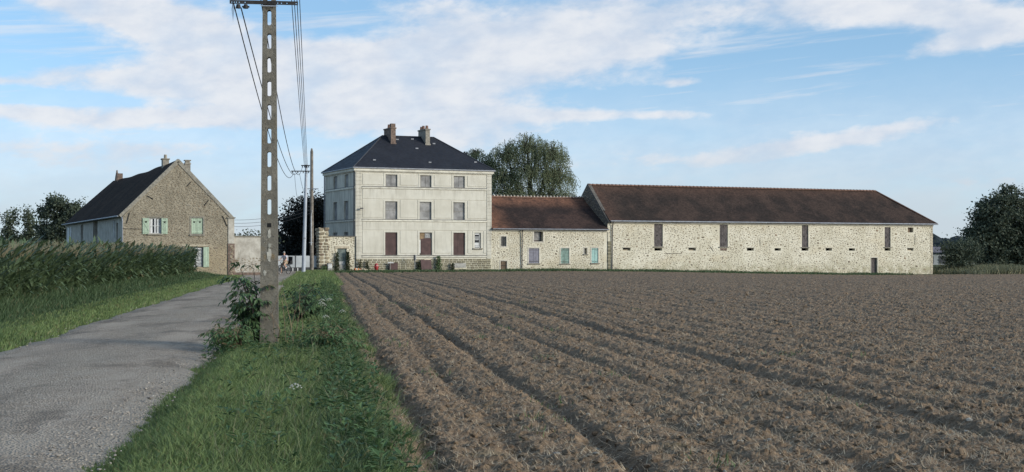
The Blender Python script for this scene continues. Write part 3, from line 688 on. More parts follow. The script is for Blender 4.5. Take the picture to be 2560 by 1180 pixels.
# ---------------------------------------------------------------- cream house
def house():
    W, D = 13.65, 9.9
    t = thing('farm_house', 'three-storey cream house with dark slate hip roof and boarded windows', 'house', (*HO, 0), TH)
    up_ = [(2.92, 4.07), (6.36, 7.48), (9.76, 10.89)]; md = [(2.88, 4.07), (6.30, 7.48), (9.72, 10.89)]; dr = [(2.88, 4.07), (6.30, 7.54), (9.72, 10.92)]
    ops = [(a, b, 7.68, 8.81) for a, b in up_]+[(a, b, 4.62, 6.30) for a, b in md]+[(a, b, 1.28, 3.40) for a, b in dr]+[(11.90, 12.55, 1.94, 3.41)]
    sops = [(5.83, 7.03, 7.66, 8.88), (2.29, 3.39, 7.66, 8.88), (5.83, 7.12, 4.62, 6.38), (2.29, 3.57, 4.62, 6.38), (5.78, 7.26, 1.5, 3.44), (2.29, 3.62, 1.5, 3.44)]
    mb = MB(); wall_grid(mb, 0, W, -.8, 9.1, ops, 0, .22); wall_grid(mb, 0, D, -.8, 9.1, sops, 0, .28, plane='left')
    mb.add([(W, 0, -.8), (W, D, -.8), (W, D, 9.1), (W, 0, 9.1), (0, D, -.8), (0, D, 9.1)], [(0, 1, 2, 3), (1, 4, 5, 2)])
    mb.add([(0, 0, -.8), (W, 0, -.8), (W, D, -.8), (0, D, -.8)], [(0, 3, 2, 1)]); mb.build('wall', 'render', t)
    # raised render panels with recessed joints, string courses, quoins
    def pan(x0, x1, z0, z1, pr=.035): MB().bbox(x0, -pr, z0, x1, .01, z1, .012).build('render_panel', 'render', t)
    s = .20; gp = .055
    for (lst, z0, z1, zt) in ((up_, 7.68, 8.81, 9.0), (md, 4.62, 6.30, 6.55), (dr, 1.28, 3.40, 3.62)):
        ext = list(lst)+([(11.90, 12.55)] if z0 < 2 else [])
        for i, (a, b) in enumerate(ext):
            zb = 1.94 if (a > 11.8 and z0 < 2) else z0
            f = MB(); f.bbox(a-s, -.03, zb, a, .01, z1, .01); f.bbox(b, -.03, zb, b+s, .01, z1, .01); f.bbox(a-s, -.03, z1, b+s, .01, z1+s*.8, .01); f.build('window_surround', 'render', t)
        edges = [.62]+[q for a, b in ext for q in (a-s-gp, b+s+gp)]+[13.14]
        for i in range(0, len(edges), 2):
            if edges[i+1]-edges[i] < .12: continue
            if z0 > 7: pan(edges[i]+.03, edges[i+1]-.03, 7.84, 8.86)
            else: pan(edges[i]+.03, edges[i+1]-.03, z0+.16, z1+s*.8)
        if z0 < 7: pan(.65, 13.11, z1+s*.8+gp, (7.42 if z0 > 4 else 4.36))
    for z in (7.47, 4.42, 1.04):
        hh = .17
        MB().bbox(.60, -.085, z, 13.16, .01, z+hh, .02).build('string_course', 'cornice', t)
        MB().box(.60, -.10, z+hh, 13.16, .01, z+hh+.045).build('dirt_shade_line', 'dark_metal', t)  # added dark strip drawing the dirt line and missing shadow of the course
        MB().box(-.085, .0, z+.003, .01, D, z+hh).build('string_course', 'cornice', t); MB().box(-.10, .003, z+hh, .01, D, z+hh+.045).build('dirt_shade_line', 'dark_metal', t)
    qs = None
    for x0, x1 in ((-.03, .58), (13.18, 13.68)):
        k = 0; z = .92
        while z < 8.9:
            h_ = .345
            MB().bbox(x0, -.045, z, x1, .02, min(z+h_-.014, 9.0), .012).build('quoin', 'render', t); z += h_
    # plinth: squared stones in pale joints
    pl = MB().box(-.02, -.025, -.85, W+.02, .012, .905).build('plinth', 'mortar', t)
    z = -.42; row = 0; rnd = random.Random(4)
    while z < .84:
        h_ = .19; x = -.02+(.2 if row % 2 else 0)
        while x < W-.1:
            w_ = rnd.uniform(.34, .56); x1 = min(x+w_, W)
            if not (9.7 < (x+x1)/2 < 11.03 and .05 < z+.1 < .55): MB().bbox(x+.03, -.065+rnd.uniform(-.012, .012), z+.025, x1-.03, -.02, z+h_-.02, .022).build('stone', 'grit', pl)
            x = x1
        z += h_; row += 1
    MB().box(9.72, -.045, .06, 11.0, -.02, .50).build('cement_patch', 'cement', t); MB().box(9.95, -.07, .50, 10.7, -.03, .53).build('vent_lip', 'iron', t)
    # windows and doors
    for i, (a, b) in enumerate(up_):
        w_ = MB().box(a, .10, 7.68, b, .14, 8.81).build('window', 'board_grey', t); frame(MB(), a+.05, b-.05, 7.73, 8.76, .05, .08, .12).build('frame', 'sill_stone', w_)
        MB().box((a+b)/2-.012, .085, 7.74, (a+b)/2+.012, .099, 8.75).build('joint', 'old_wood', w_)
        MB().bbox(a-.04, -.06, 7.645, b+.04, .1, 7.70, .01).build('sill', 'sill_stone', w_)
    for a, b in md:
        w_ = MB().box(a, .12, 4.62, b, .16, 6.30).build('window', 'board_grey', t)
        MB().bbox(a-.03, -.06, 4.595, b+.03, .12, 4.645, .01).build('sill', 'sill_stone', w_)
        MB().box(a+.03, .105, 5.42, b-.03, .119, 5.445).build('joint', 'sill_stone', w_)
    for i, (a, b) in enumerate(dr):
        if i == 1:
            d_ = MB().box(a, .16, 1.28, b, .2, 3.40).build('door', 'plywood', t); tag(d_, 'boarded middle door behind an arched brown sheet')
            MB().box((a+b)/2-.05, .13, 2.8, b-.02, .158, 3.36).build('board', 'board_grey', d_)
            sh = MB(); n = 9; pts = [(a+.16, 1.30)]+[(a+.16+(b-.06-a-.16)*k/n, 2.72+.17*math.sin(math.pi*(.12+.5*k/n))) for k in range(n+1)]+[(b-.06, 1.30)]
            vs = [(x, .07, z) for x, z in pts]+[(x, .1, z) for x, z in pts]; m_ = len(pts); sh.add(vs, [tuple(range(m_))[::-1], tuple(range(m_, 2*m_))]+[(k, (k+1) % m_, m_+(k+1) % m_, m_+k) for k in range(m_)])
            sh.build('steel_sheet', 'sheet_brown', d_)
            MB().box(a+.015, .09, 1.45, a+.12, .12, 2.72).build('white_strip', 'white_paint', d_)
            gr = MB(); cx, cz = b-.36, 3.08       # sprayed scribble
            for path in ([(-.14+.10*math.cos(q), .02+.13*math.sin(q)) for q in np.linspace(.6, 6.0, 12)], [(-.10, -.06), (-.02, .02), (.03, .14)], [(.07+.07*math.cos(q), -.01+.09*math.sin(q)) for q in np.linspace(0, 6.2, 10)], [(.18, .12), (.14, -.12), (.22, -.06)]):
                gr.tube([(cx+x, .125, cz+z) for x, z in path], .014, 4)
            gr.build('graffiti', 'white_paint', d_)
        else:
            d_ = MB().box(a, .10, 1.28, b, .13, 3.40).build('door', 'sheet_brown', t)
            MB().box(a+(.42 if i == 0 else .5), .085, 1.30, a+(.46 if i == 0 else .53), .099, 3.35).build('seam', 'sheet_brown', d_)
            MB().bbox(a-.02, -.07, 1.225, b+.02, .1, 1.285, .01).build('threshold', 'sill_stone', d_)
    w_ = MB().box(11.90, .12, 1.94, 12.55, .15, 3.41).build('window', 'glass_dark', t)
    for k, z in enumerate((3.22, 2.98, 2.86, 2.72, 2.34, 2.2, 2.05)): MB().box(11.96, .08, z, 12.4, .118, z+(.12 if k in (0, 4, 5, 6) else .05)).build('slat', 'white_paint', w_)
    frame(MB(), 11.95, 12.42, 1.99, 3.36, .05, .07, .11).build('frame', 'white_paint', w_); MB().bbox(11.71, -.11, 1.80, 12.72, .05, 1.93, .02).build('sill', 'sill_stone', w_)
    for a, b, z0, z1 in sops:
        w_ = MB().box(.14, a, z0, .18, b, z1).build('window', 'board_grey', t); MB().box(-.06, a-.04, z0-.05, .1, b+.04, z0+.02).build('sill', 'sill_stone', w_)
    # cornice, gutter, roof
    c = MB(); c.box(-.20, -.20, 9.10, W+.20, D+.20, 9.33); c.box(-.10, -.10, 9.02, W+.10, D+.10, 9.10); c.build('cornice', 'cornice', t)
    MB().box(-.33, -.33, 9.333, W+.33, D+.33, 9.43).build('gutter', 'zinc', t)
    e = .30; A_ = [(-e, -e, 9.42), (W+e, -e, 9.42), (W+e, D+e, 9.42), (-e, D+e, 9.42), (4.3, D/2, 12.85), (9.6, D/2, 12.85)]
    rm = MB(); rm.add(A_, [(0, 1, 5, 4), (1, 2, 5), (2, 3, 4, 5), (3, 0, 4), (0, 3, 2, 1)]); rf = rm.build('roof', 'slate', t)
    for a, b in ((0, 4), (1, 5), (2, 5), (3, 4), (4, 5)): MB().tube([Vector(A_[a])+Vector((0, 0, .01)), Vector(A_[b])+Vector((0, 0, .02))], .055, 6).build('ridge_strip', 'dark_metal', rf)
    def rz(y): return 9.42+(y+e)/(D/2+e)*3.43
    for x, y in ((2.1, .9), (7.6, .75), (12.4, 1.0), (7.1, 3.0), (5.6, 4.4), (7.2, 4.55), (9.2, 3.9)):
        MB().box(x-.14, y-.1, rz(y)-.06, x+.14, y+.08, rz(y)+.05).build('roof_vent', 'zinc', rf)
    for (x0, x1, m, pots) in ((4.72, 5.20, 'brick', 2), (8.28, 8.72, 'block', 3)):
        ch = MB(); ch.box(x0, 3.65, 11.4, x1, 5.75, 13.45); ch.box(x0-.06, 3.59, 13.45, x1+.06, 5.81, 13.57); ch.box(x0-.05, 3.60, 11.95, x1+.05, 3.648, 12.12)
        ch = ch.build('chimney', m, rf)
        for k in range(pots):
            y = (3.95, 4.9, 5.45)[k]; MB().tube([(x0+.23, y, 13.57), (x0+.23, y, 13.9+.05*(k % 2))], [.17, .13], 8).build('pot', 'clay_pot', ch)
        if pots == 2: MB().box(x0+.02, 3.67, 13.57, x1-.02, 4.1, 13.95).build('brick_top', 'brick', ch)
    # pipes
    MB().tube([(-.12, .10, 9.1), (-.12, .10, 2.9)], .06, 8).build('downpipe', 'dark_metal', t)
    MB().tube([(-.12, 9.75, 9.1), (-.12, 9.75, 1)], .06, 8).build('downpipe', 'zinc', t)
    MB().tube([(.02, -.07, 3.0), (.02, -.07, .1)], .03, 6).build('earth_cable', 'iron', t)
    lam = MB(); lam.tube([(.5, 0, 5.55), (.5, -.3, 5.62)], .025, 6); lam.box(.38, -.42, 5.55, .62, -.22, 5.66); lam.build('wall_lamp', 'dark_metal', t)
house()

# ---------------------------------------------------------------- walls beside the house
def garden_wall():
    t = thing('garden_wall', 'rubble stone wall with a small door joining the cream house', 'wall', (*P(0, 0), 0), TH)
    dop = (-1.74, -.85, -.9, 1.90)
    mb = MB(); wall_grid(mb, -2.62, -.045, -.9, 3.0, [dop], .02, .3); mb.add([(-2.62, .32, -.9), (-.045, .32, -.9), (-.045, .32, 3.0), (-2.62, .32, 3.0), (-2.62, .02, 3.0), (-.045, .02, 3.0)], [(1, 0, 3, 2), (4, 5, 2, 3)])
    mb.build('masonry', 'mortar', t)
    stone_wall(t, -2.6, -.08, -.4, 2.95, 150, 300, [dop, (-2.05, -.6, 1.86, 2.16)], .19, 'stone_tan', y=.02, proud=.04, seed=5)
    MB().bbox(-2.05, -.03, 1.88, -.61, .1, 2.12, .02).build('lintel', 'lintel_stone', t)
    MB().box(-2.7, -.10, 3.003, -.05, .42, 3.07).build('coping', 'dark_metal', t)
    d_ = thing('door', '', None, (0, 0, 0)); d_.parent = t; del d_['label']
    planks(d_, -1.72, -.87, -.35, 1.88, .14, 'door_grey_green', 6)
    MB().box(-1.70, .10, -.32, -.89, .138, .38).build('kick_board', 'cement', d_)
    for x in (-1.58, -1.27): MB().box(x, .11, .42, x+.28, .125, .68).build('notice', 'white_paint', d_)
    for x in (-1.57, -1.26):
        for z in (.63, .58, .54, .50): MB().box(x+.03, .106, z, x+.24, .1095, z+.012).build('print_line', 'slab_dark', d_)
    p = thing('gate_pillar', 'tall rough stone pillar at the end of the garden wall', 'pillar', (*P(0, 0), 0), TH)
    MB().box(-3.52, -.08, -.9, -2.63, .75, 3.62).build('core', 'mortar', p)
    r = random.Random(9); z = -.35
    while z < 3.7:
        h_ = r.uniform(.2, .4); x = -3.56
        while x < -2.62:
            w_ = r.uniform(.28, .62); x1 = min(x+w_, -2.58)
            if x1-x > .12: stone_obj(p, 'stone_tan', (x+x1)/2, z+h_/2, (x1-x)*1.12, h_*1.08, .06, -.09)
            x = x1+.02
        y = -.05
        while y < .75:
            w_ = r.uniform(.25, .5); o = stone_obj(p, 'stone_tan', -3.53, z+h_/2, w_*1.1, h_*1.05, .06, y+w_/2); o.rotation_euler = (0, 0, -math.pi/2); y += w_+.02
        z += h_+.02
    for i in range(5): stone_obj(p, 'stone_tan', -3.4+.2*i, 3.72+random.uniform(-.04, .08), .3, .26, .12, .1)
    # sheet metal gate
    g_ = thing('yard_gate', 'low grey sheet-metal double gate across the farmyard entrance', 'gate', (*P(0, .35), 0), TH)
    zb = -.42
    for k, (a, b) in enumerate(((-7.9, -5.62), (-5.56, -3.62))):
        n = 4 if k == 0 else 3; wd = (b-a)/n
        for i in range(n): MB().bbox(a+i*wd+.006, 0, .16, a+(i+1)*wd-.006, .04, 1.22, .008).build('panel', 'sheet_grey', g_)
        MB().box(a, .045, .2, b, .09, .28).build('rail', 'dark_metal', g_); MB().box(a, .045, 1.08, b, .09, 1.16).build('rail', 'dark_metal', g_)
        MB().box(a, .01, zb-.2, b, .07, .155).build('kick_board', 'slab_dark', g_)
    MB().box(-5.615, -.04, zb-.2, -5.565, .1, 1.28).build('centre_post', 'dark_metal', g_)
    for x in (-5.86, -5.40): MB().box(x-.035, -.05, zb-.15, x+.035, -.003, .12).build('drop_bolt', 'white_paint', g_)
    m_ = thing('letter_box', 'small white letter box on a stone post by the pillar', 'letter box', (*P(-2.65, -.55), -.3), TH)
    MB().bbox(-.2, -.12, .35, .2, .12, .82, .03).build('box', 'white_paint', m_); MB().box(-.17, -.125, .68, .17, -.12, .71).build('slot', 'iron', m_); MB().box(-.22, -.1, -.2, .22, .1, .348).build('post', 'cement', m_)
    MB().box(-.24, -.15, .82, .24, .15, .86).build('lid', 'iron', m_)
garden_wall()

# ---------------------------------------------------------------- low range
def shutter(parent, x0, x1, z0, z1, y, m, leaves=2, hinges=True):
    wd = (x1-x0)/leaves
    for i in range(leaves):
        a, b = x0+i*wd+.008, x0+(i+1)*wd-.008
        s_ = MB().bbox(a, y+.02, z0, b, y+.05, z1, .005).build('shutter', m, parent); k = 3
        for j in range(k): MB().bbox(a+(b-a)*j/k+.004, y, z0+.01, a+(b-a)*(j+1)/k-.004, y+.019, z1-.01, .004).build('plank', m, s_)
        if hinges:
            for z in (z0+.16, z1-.16): MB().box(a, y-.012, z-.02, b-.05, y-.001, z+.02).build('hinge', 'iron', s_)
def low_range():
    o0 = 13.70; t = thing('low_barn', 'low stone outbuilding with patchy red tiled roof beside the cream house', 'outbuilding', (*P(o0, 0), 0), TH)
    W = 26.33-o0; q = lambda a: a-o0
    ops = [(q(14.71), q(15.25), 2.09, 3.08), (q(14.65), q(15.32), -1, .68), (q(18.21), q(19.20), 2.59, 3.70, .4), (q(17.65), q(18.77), .45, 1.93), (q(21.14), q(22.06), .42, 1.94), (q(23.73), q(24.05), 1.36, 1.95, .4), (q(24.53), q(25.28), .46, 1.95)]
    mb = MB(); wall_grid(mb, 0, W, -1.2, 3.78, ops, .04, .2); mb.add([(0, 10.9, -1.2), (W, 10.9, -1.2), (W, 10.9, 3.78), (0, 10.9, 3.78)], [(1, 0, 3, 2)])
    mb.add([(0, .04, -1.2), (W, .04, -1.2), (W, 10.9, -1.2), (0, 10.9, -1.2)], [(0, 1, 2, 3)]); mb.build('wall', 'mortar', t)
    av = [(a-.14, b+.14, c-.14, e+.14) for a, b, c, e, *_ in ops]+[(-.1, W+.1, 3.55, 3.9)]
    stone_wall(t, .05, W-.45, -.45, 3.5, 200, 1950, av, .132, y=.04, proud=.03, seed=14)
    MB().bbox(0, -.06, 3.58, W, .05, 3.79, .02).build('cornice', 'cornice', t)
    for i, (a, b, c, e, *_) in enumerate(ops):
        frame(MB(), a, b, max(c, -.6), e, .11, .012, .05, bottom=i in (0, 2)).build('surround', 'white_mortar', t)
    for i in (3, 4, 5, 6): a, b, c, e = ops[i][:4]; MB().bbox(a-.12, -.08, c-.11, b+.12, .06, c, .02).build('sill', 'sill_stone', t)
    a, b, c, e = ops[0][:4]; w_ = MB().box(a, .16, c, b, .2, e).build('window', 'glass_dark', t); frame(MB(), a+.06, b-.06, c+.06, e-.06, .06, .12, .159).build('frame', 'board_grey', w_)
    for x in (.33, .66): MB().box(a+(b-a)*x-.015, .13, c, a+(b-a)*x+.015, .157, e).build('bar', 'board_grey', w_)
    a, b, c, e = ops[1][:4]; d_ = MB().box(a, .15, -1, b, .18, e).build('door', 'brown_wood', t); 
    for k in range(4): MB().bbox(a+(b-a)*k/4+.006, .125, -.9, a+(b-a)*(k+1)/4-.006, .149, e-.02, .004).build('plank', 'brown_wood', d_)
    MB().box(a+.05, .11, .2, b-.05, .124, .26).build('hinge', 'iron', d_)
    a, b, c, e = ops[2][:4]; MB().box(a+.02, .36, c+.14, b-.2, .39, e-.02).build('loft_board', 'board_grey', t); MB().box(a-.05, .41, c-.1, b+.05, .43, e+.05).build('loft_back', 'old_wood', t)
    for i, m in ((3, 'grey_violet'), (4, 'faded_green'), (6, 'teal_paint')): a, b, c, e = ops[i][:4]; shutter(t, a+.01, b-.01, c+.01, e-.01, .07, m)
    a, b, c, e = ops[5][:4]; w_ = MB().box(a, .3, c, b, .33, e).build('window', 'board_grey', t)
    r = MB(); ez, rz_ = 3.82, 7.15; nx_, ny_ = 30, 12      # uneven old roof
    rg = random.Random(3); V = []; 
    for j in range(ny_+1):
        for i in range(nx_+1):
            x = W*i/nx_; y = -.28+(5.45+.28)*j/ny_; z = ez+(rz_-ez)*j/ny_-.06*math.sin(math.pi*j/ny_)-.05*math.sin(math.pi*i/nx_)*j/ny_+float(vn(np.array([x*1.1]), np.array([y*1.1]), 51)[0])*.07*(0 < j)
            V.append((x, y, z))
    r.add(V, [(j*(nx_+1)+i, j*(nx_+1)+i+1, (j+1)*(nx_+1)+i+1, (j+1)*(nx_+1)+i) for j in range(ny_) for i in range(nx_)])
    r.add([(0, 5.45, rz_), (W, 5.45, rz_), (W, 11.2, 3.8), (0, 11.2, 3.8)], [(0, 1, 2, 3)])
    r.add([(0, -.28, ez-.1), (W, -.28, ez-.1), (W, -.28, ez), (0, -.28, ez), (0, .05, ez-.1), (W, .05, ez-.1)], [(0, 1, 2, 3), (1, 0, 4, 5)])
    r.add([(W, .04, 3.7), (W, 10.9, 3.7), (W, 5.45, rz_)], [(0, 1, 2)]); r.add([(0, .04, 3.7), (0, 10.9, 3.7), (0, 5.45, rz_)], [(2, 1, 0)])
    rf = r.build('roof', 'low_tiles', t)
    base = None; n = 34; st = W/n
    for i in range(n):
        x = (i+.5)*st; z = rz_-.05*math.sin(math.pi*i/n)
        if base is None:
            k = MB(); N_ = 6; vs = []
            for xx in (-st*.47, st*.47):
                for a in range(N_+1): an = math.pi*a/N_; vs.append((xx, .17*math.cos(an), .15*math.sin(an)-.03))
            k.add(vs, [(a, a+1, N_+2+a, N_+1+a) for a in range(N_)]); k.box(st*.36, -.14, -.02, st*.56, .14, .21, 1)
            base = k.build('ridge_tile', ['ridge_clay', 'white_mortar'], rf); o = base
        else: o = clone(base, rf)
        o.location = (x, 5.45, z+.02)
    MB().tube([(0, -.34, ez-.03), (W, -.34, ez-.03)], .06, 8).build('gutter', 'zinc', t)
    MB().tube([(q(16.89), -.34, ez-.06), (q(16.89), -.1, ez-.35), (q(16.89), -.06, -.3)], .05, 8).build('downpipe', 'dark_metal', t)
low_range()

# ---------------------------------------------------------------- long barn
def barn():
    o0 = 26.35; W = 41.15; D = 8.8; q = lambda a: a-o0
    t = thing('long_barn', 'long stone barn with brown tiled hipped roof and narrow slit openings', 'barn', (*P(o0, 0), 0), TH)
    tall = [(31.68, 32.70, 2.12, 4.40), (39.50, 40.50, 2.10, 4.40), (49.82, 50.66, 2.08, 4.40), (60.82, 61.63, 2.10, 4.30)]
    slit = [(28.06, 28.95), (31.72, 32.63), (35.74, 36.62), (42.86, 43.71), (46.33, 47.12), (49.78, 50.66), (52.92, 53.74), (55.98, 56.80), (60.81, 61.63), (63.96, 64.80)]
    ops = [(q(a), q(b), c, e, .18) for a, b, c, e in tall]+[(q(a), q(b), 1.70, 1.96, .5) for a, b in slit]+[(q(58.98), q(59.83), -1.6, .92, .35), (q(64.01), q(64.80), 3.73, 4.29, .4)]
    mb = MB(); wall_grid(mb, 0, W, -1.8, 4.5, ops, 0, .2)
    mb.add([(W, 0, -1.8), (W, D, -1.8), (W, D, 4.5), (W, 0, 4.5), (0, D, -1.8), (0, D, 4.5), (0, 0, -1.8)], [(0, 1, 2, 3), (1, 4, 5, 2), (0, 6, 4, 1)])
    mb.build('wall', 'mortar', t)
    av = [(a-.1, b+.1, c-.12, e+.12) for a, b, c, e, *_ in ops]+[(-.1, W+.1, 4.4, 4.7), (-.1, .42, -2, 3)]
    stone_wall(t, .1, W-.05, -1.1, 4.38, 300, 6200, av, .132, proud=.03, seed=24)
    MB().bbox(-.02, -.13, 4.44, W+.04, .01, 4.64, .03).build('cornice', 'cornice', t)
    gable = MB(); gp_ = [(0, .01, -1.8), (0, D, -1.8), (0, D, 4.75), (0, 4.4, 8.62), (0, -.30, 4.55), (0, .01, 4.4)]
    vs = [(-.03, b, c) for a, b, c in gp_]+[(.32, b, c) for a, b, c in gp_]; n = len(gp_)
    gable.add(vs, [tuple(range(n))[::-1], tuple(range(n, 2*n))]+[(i, (i+1) % n, n+(i+1) % n, n+i) for i in range(n)]); gb = gable.build('gable', 'shaded_dark_rubble', t)
    lst = scatter_stones(-D+.2, -.1, 4.2, 8.4, 420, [], random.Random(6), .2, top=lambda x: 8.5-abs(-x-4.4)*.86-.1)
    rubble('rubble', lst, gb, 'stone', -.04, .04, plane='left')
    z = -.6
    while z < 2.6: h_ = random.uniform(.28, .42); MB().bbox(-.02+random.uniform(0, .04), -.05, z, random.uniform(.3, .4), .02, z+h_-.05, .02).build('quoin', 'grit', t); z += h_
    z = -1.2
    while z < 4.3: h_ = random.uniform(.25, .4); MB().bbox(W-random.uniform(.2, .4), -.03, z, W+.03, .02, z+h_-.05, .02).build('quoin', 'lintel_stone', t); z += h_
    for i, (a, b, c, e) in enumerate(tall):
        a, b = q(a), q(b); d_ = MB().box(a, .12, c, b, .15, e).build('hatch', 'old_wood', t); n = 4
        for k in range(n): MB().bbox(a+(b-a)*k/n+.012, .085+random.uniform(0, .02), c+(.22 if (i == 0 and k > 1) else .02), a+(b-a)*(k+1)/n-.012, .118, e-.02, .006).build('plank', 'old_wood', d_)
        MB().box((a+b)/2-.16, .065, (c+e)/2-.06, (a+b)/2-.04, .084, (c+e)/2+.06).build('latch', 'iron', d_)
        MB().bbox(a-.12, -.10, c-.10, b+.12, .05, c, .02).build('sill', 'sill_stone', t)
        MB().box(a-.05, .0, c, a-.002, .16, e, 0).build('jamb', 'sill_stone', t) if False else None
    for i, (a, b) in enumerate(slit):
        a, b = q(a), q(b)
        if i in (2, 3, 6, 9, 0): MB().bbox(a-.12, -.02, 1.962, b+.12, .05, 2.03, .01).build('lintel', 'sill_stone', t)
        if i in (0, 2, 9): MB().box(a+.05, .2, 1.70, b-.1, .26, 1.80).build('sill_block', 'lintel_stone', t)
    MB().bbox(q(39.57), -.015, 1.70, q(40.38), .02, 1.95, .01).build('blocked_slit', 'brick', t)
    a, b = q(58.98), q(59.83); d_ = MB().box(a, .25, -1.6, b, .29, .92).build('door', 'old_wood', t)
    for k in range(4): MB().bbox(a+(b-a)*k/4+.01, .22, -1.5, a+(b-a)*(k+1)/4-.01, .248, .9, .006).build('plank', 'old_wood', d_)
    frame(MB(), a, b, -1.4, .92, .09, -.012, .02, bottom=False).build('surround', 'white_mortar', t)
    a, b = q(64.01), q(64.80); MB().box(a, .3, 3.73, b, .34, 4.29).build('hatch', 'brown_wood', t)
    for x, z, dx_, dz_ in ((36.9-26.35+1.4, 2.15, .45, -.55), (29.9-26.35+3, 1.42, 1.9, .0), (44.5-26.35, 2.2, -.02, .7), (65-26.35, 2.4, .02, 1.2)): MB().tube([(x, -.02, z), (x+dx_, -.02, z+dz_)], .022, 5).build('tie_iron', 'iron', t)
    e = .32; ez, rz_ = 4.68, 8.46; hx = 36.75
    A_ = [(.10, -e, ez), (W+.42, -e, ez), (W+.42, D+e, ez), (.10, D+e, ez), (.10, 4.4, rz_), (hx, 4.4, rz_)]
    # front slope as a slightly uneven grid
    rm = MB(); nx_, ny_ = 60, 10; V = []
    for j in range(ny_+1):
        f = j/ny_; x1 = (W+.42)*(1-f)+hx*f
        for i in range(nx_+1):
            x = .10+(x1-.10)*i/nx_; y = -e+(4.4+e)*f; V.append((x, y, ez+(rz_-ez)*f-.10*math.sin(math.pi*f)*.6+(float(vn(np.array([x*.5]), np.array([y*.6]), 53)[0])-.5)*.07*(0 < j < ny_)))
    rm.add(V, [(j*(nx_+1)+i, j*(nx_+1)+i+1, (j+1)*(nx_+1)+i+1, (j+1)*(nx_+1)+i) for j in range(ny_) for i in range(nx_)])
    rm.add(A_, [(1, 2, 5), (2, 3, 4, 5), (0, 3, 2, 1), (0, 4, 3)]); rf = rm.build('roof', 'barn_tiles', t)
    n = 82; st = (hx-.1)/n; base = None
    for i in range(n):
        if base is None:
            k = MB(); N_ = 6; vs = []
            for xx, s_ in ((-st*.52, 1.18), (st*.5, .9)):
                for a in range(N_+1): an = math.pi*a/N_; vs.append((xx, .16*s_*math.cos(an), .15*s_*math.sin(an)-.03))
            k.add(vs, [(a, a+1, N_+2+a, N_+1+a) for a in range(N_)]+[tuple(range(N_+1)), tuple(range(2*N_+1, N_, -1))]); base = o = k.build('ridge_tile', 'ridge_clay', rf)
        else: o = clone(base, rf)
        o.location = (.1+(i+.5)*st, 4.4, rz_+.02)
    for y in (-e, D+e): MB().tube([Vector((W+.42, y, ez+.02)), Vector((hx, 4.4, rz_+.03))], .09, 6).build('hip_tiles', 'ridge_clay', rf)
    MB().tube([(.15, -e-.06, ez-.02), (W+.45, -e-.06, ez-.02)], .07, 8).build('gutter', 'zinc', t)
    MB().tube([(.48, -e-.06, ez-.08), (.48, -.12, ez-.45), (.45, -.08, -.6)], .05, 8).build('downpipe', 'dark_metal', t)
barn()

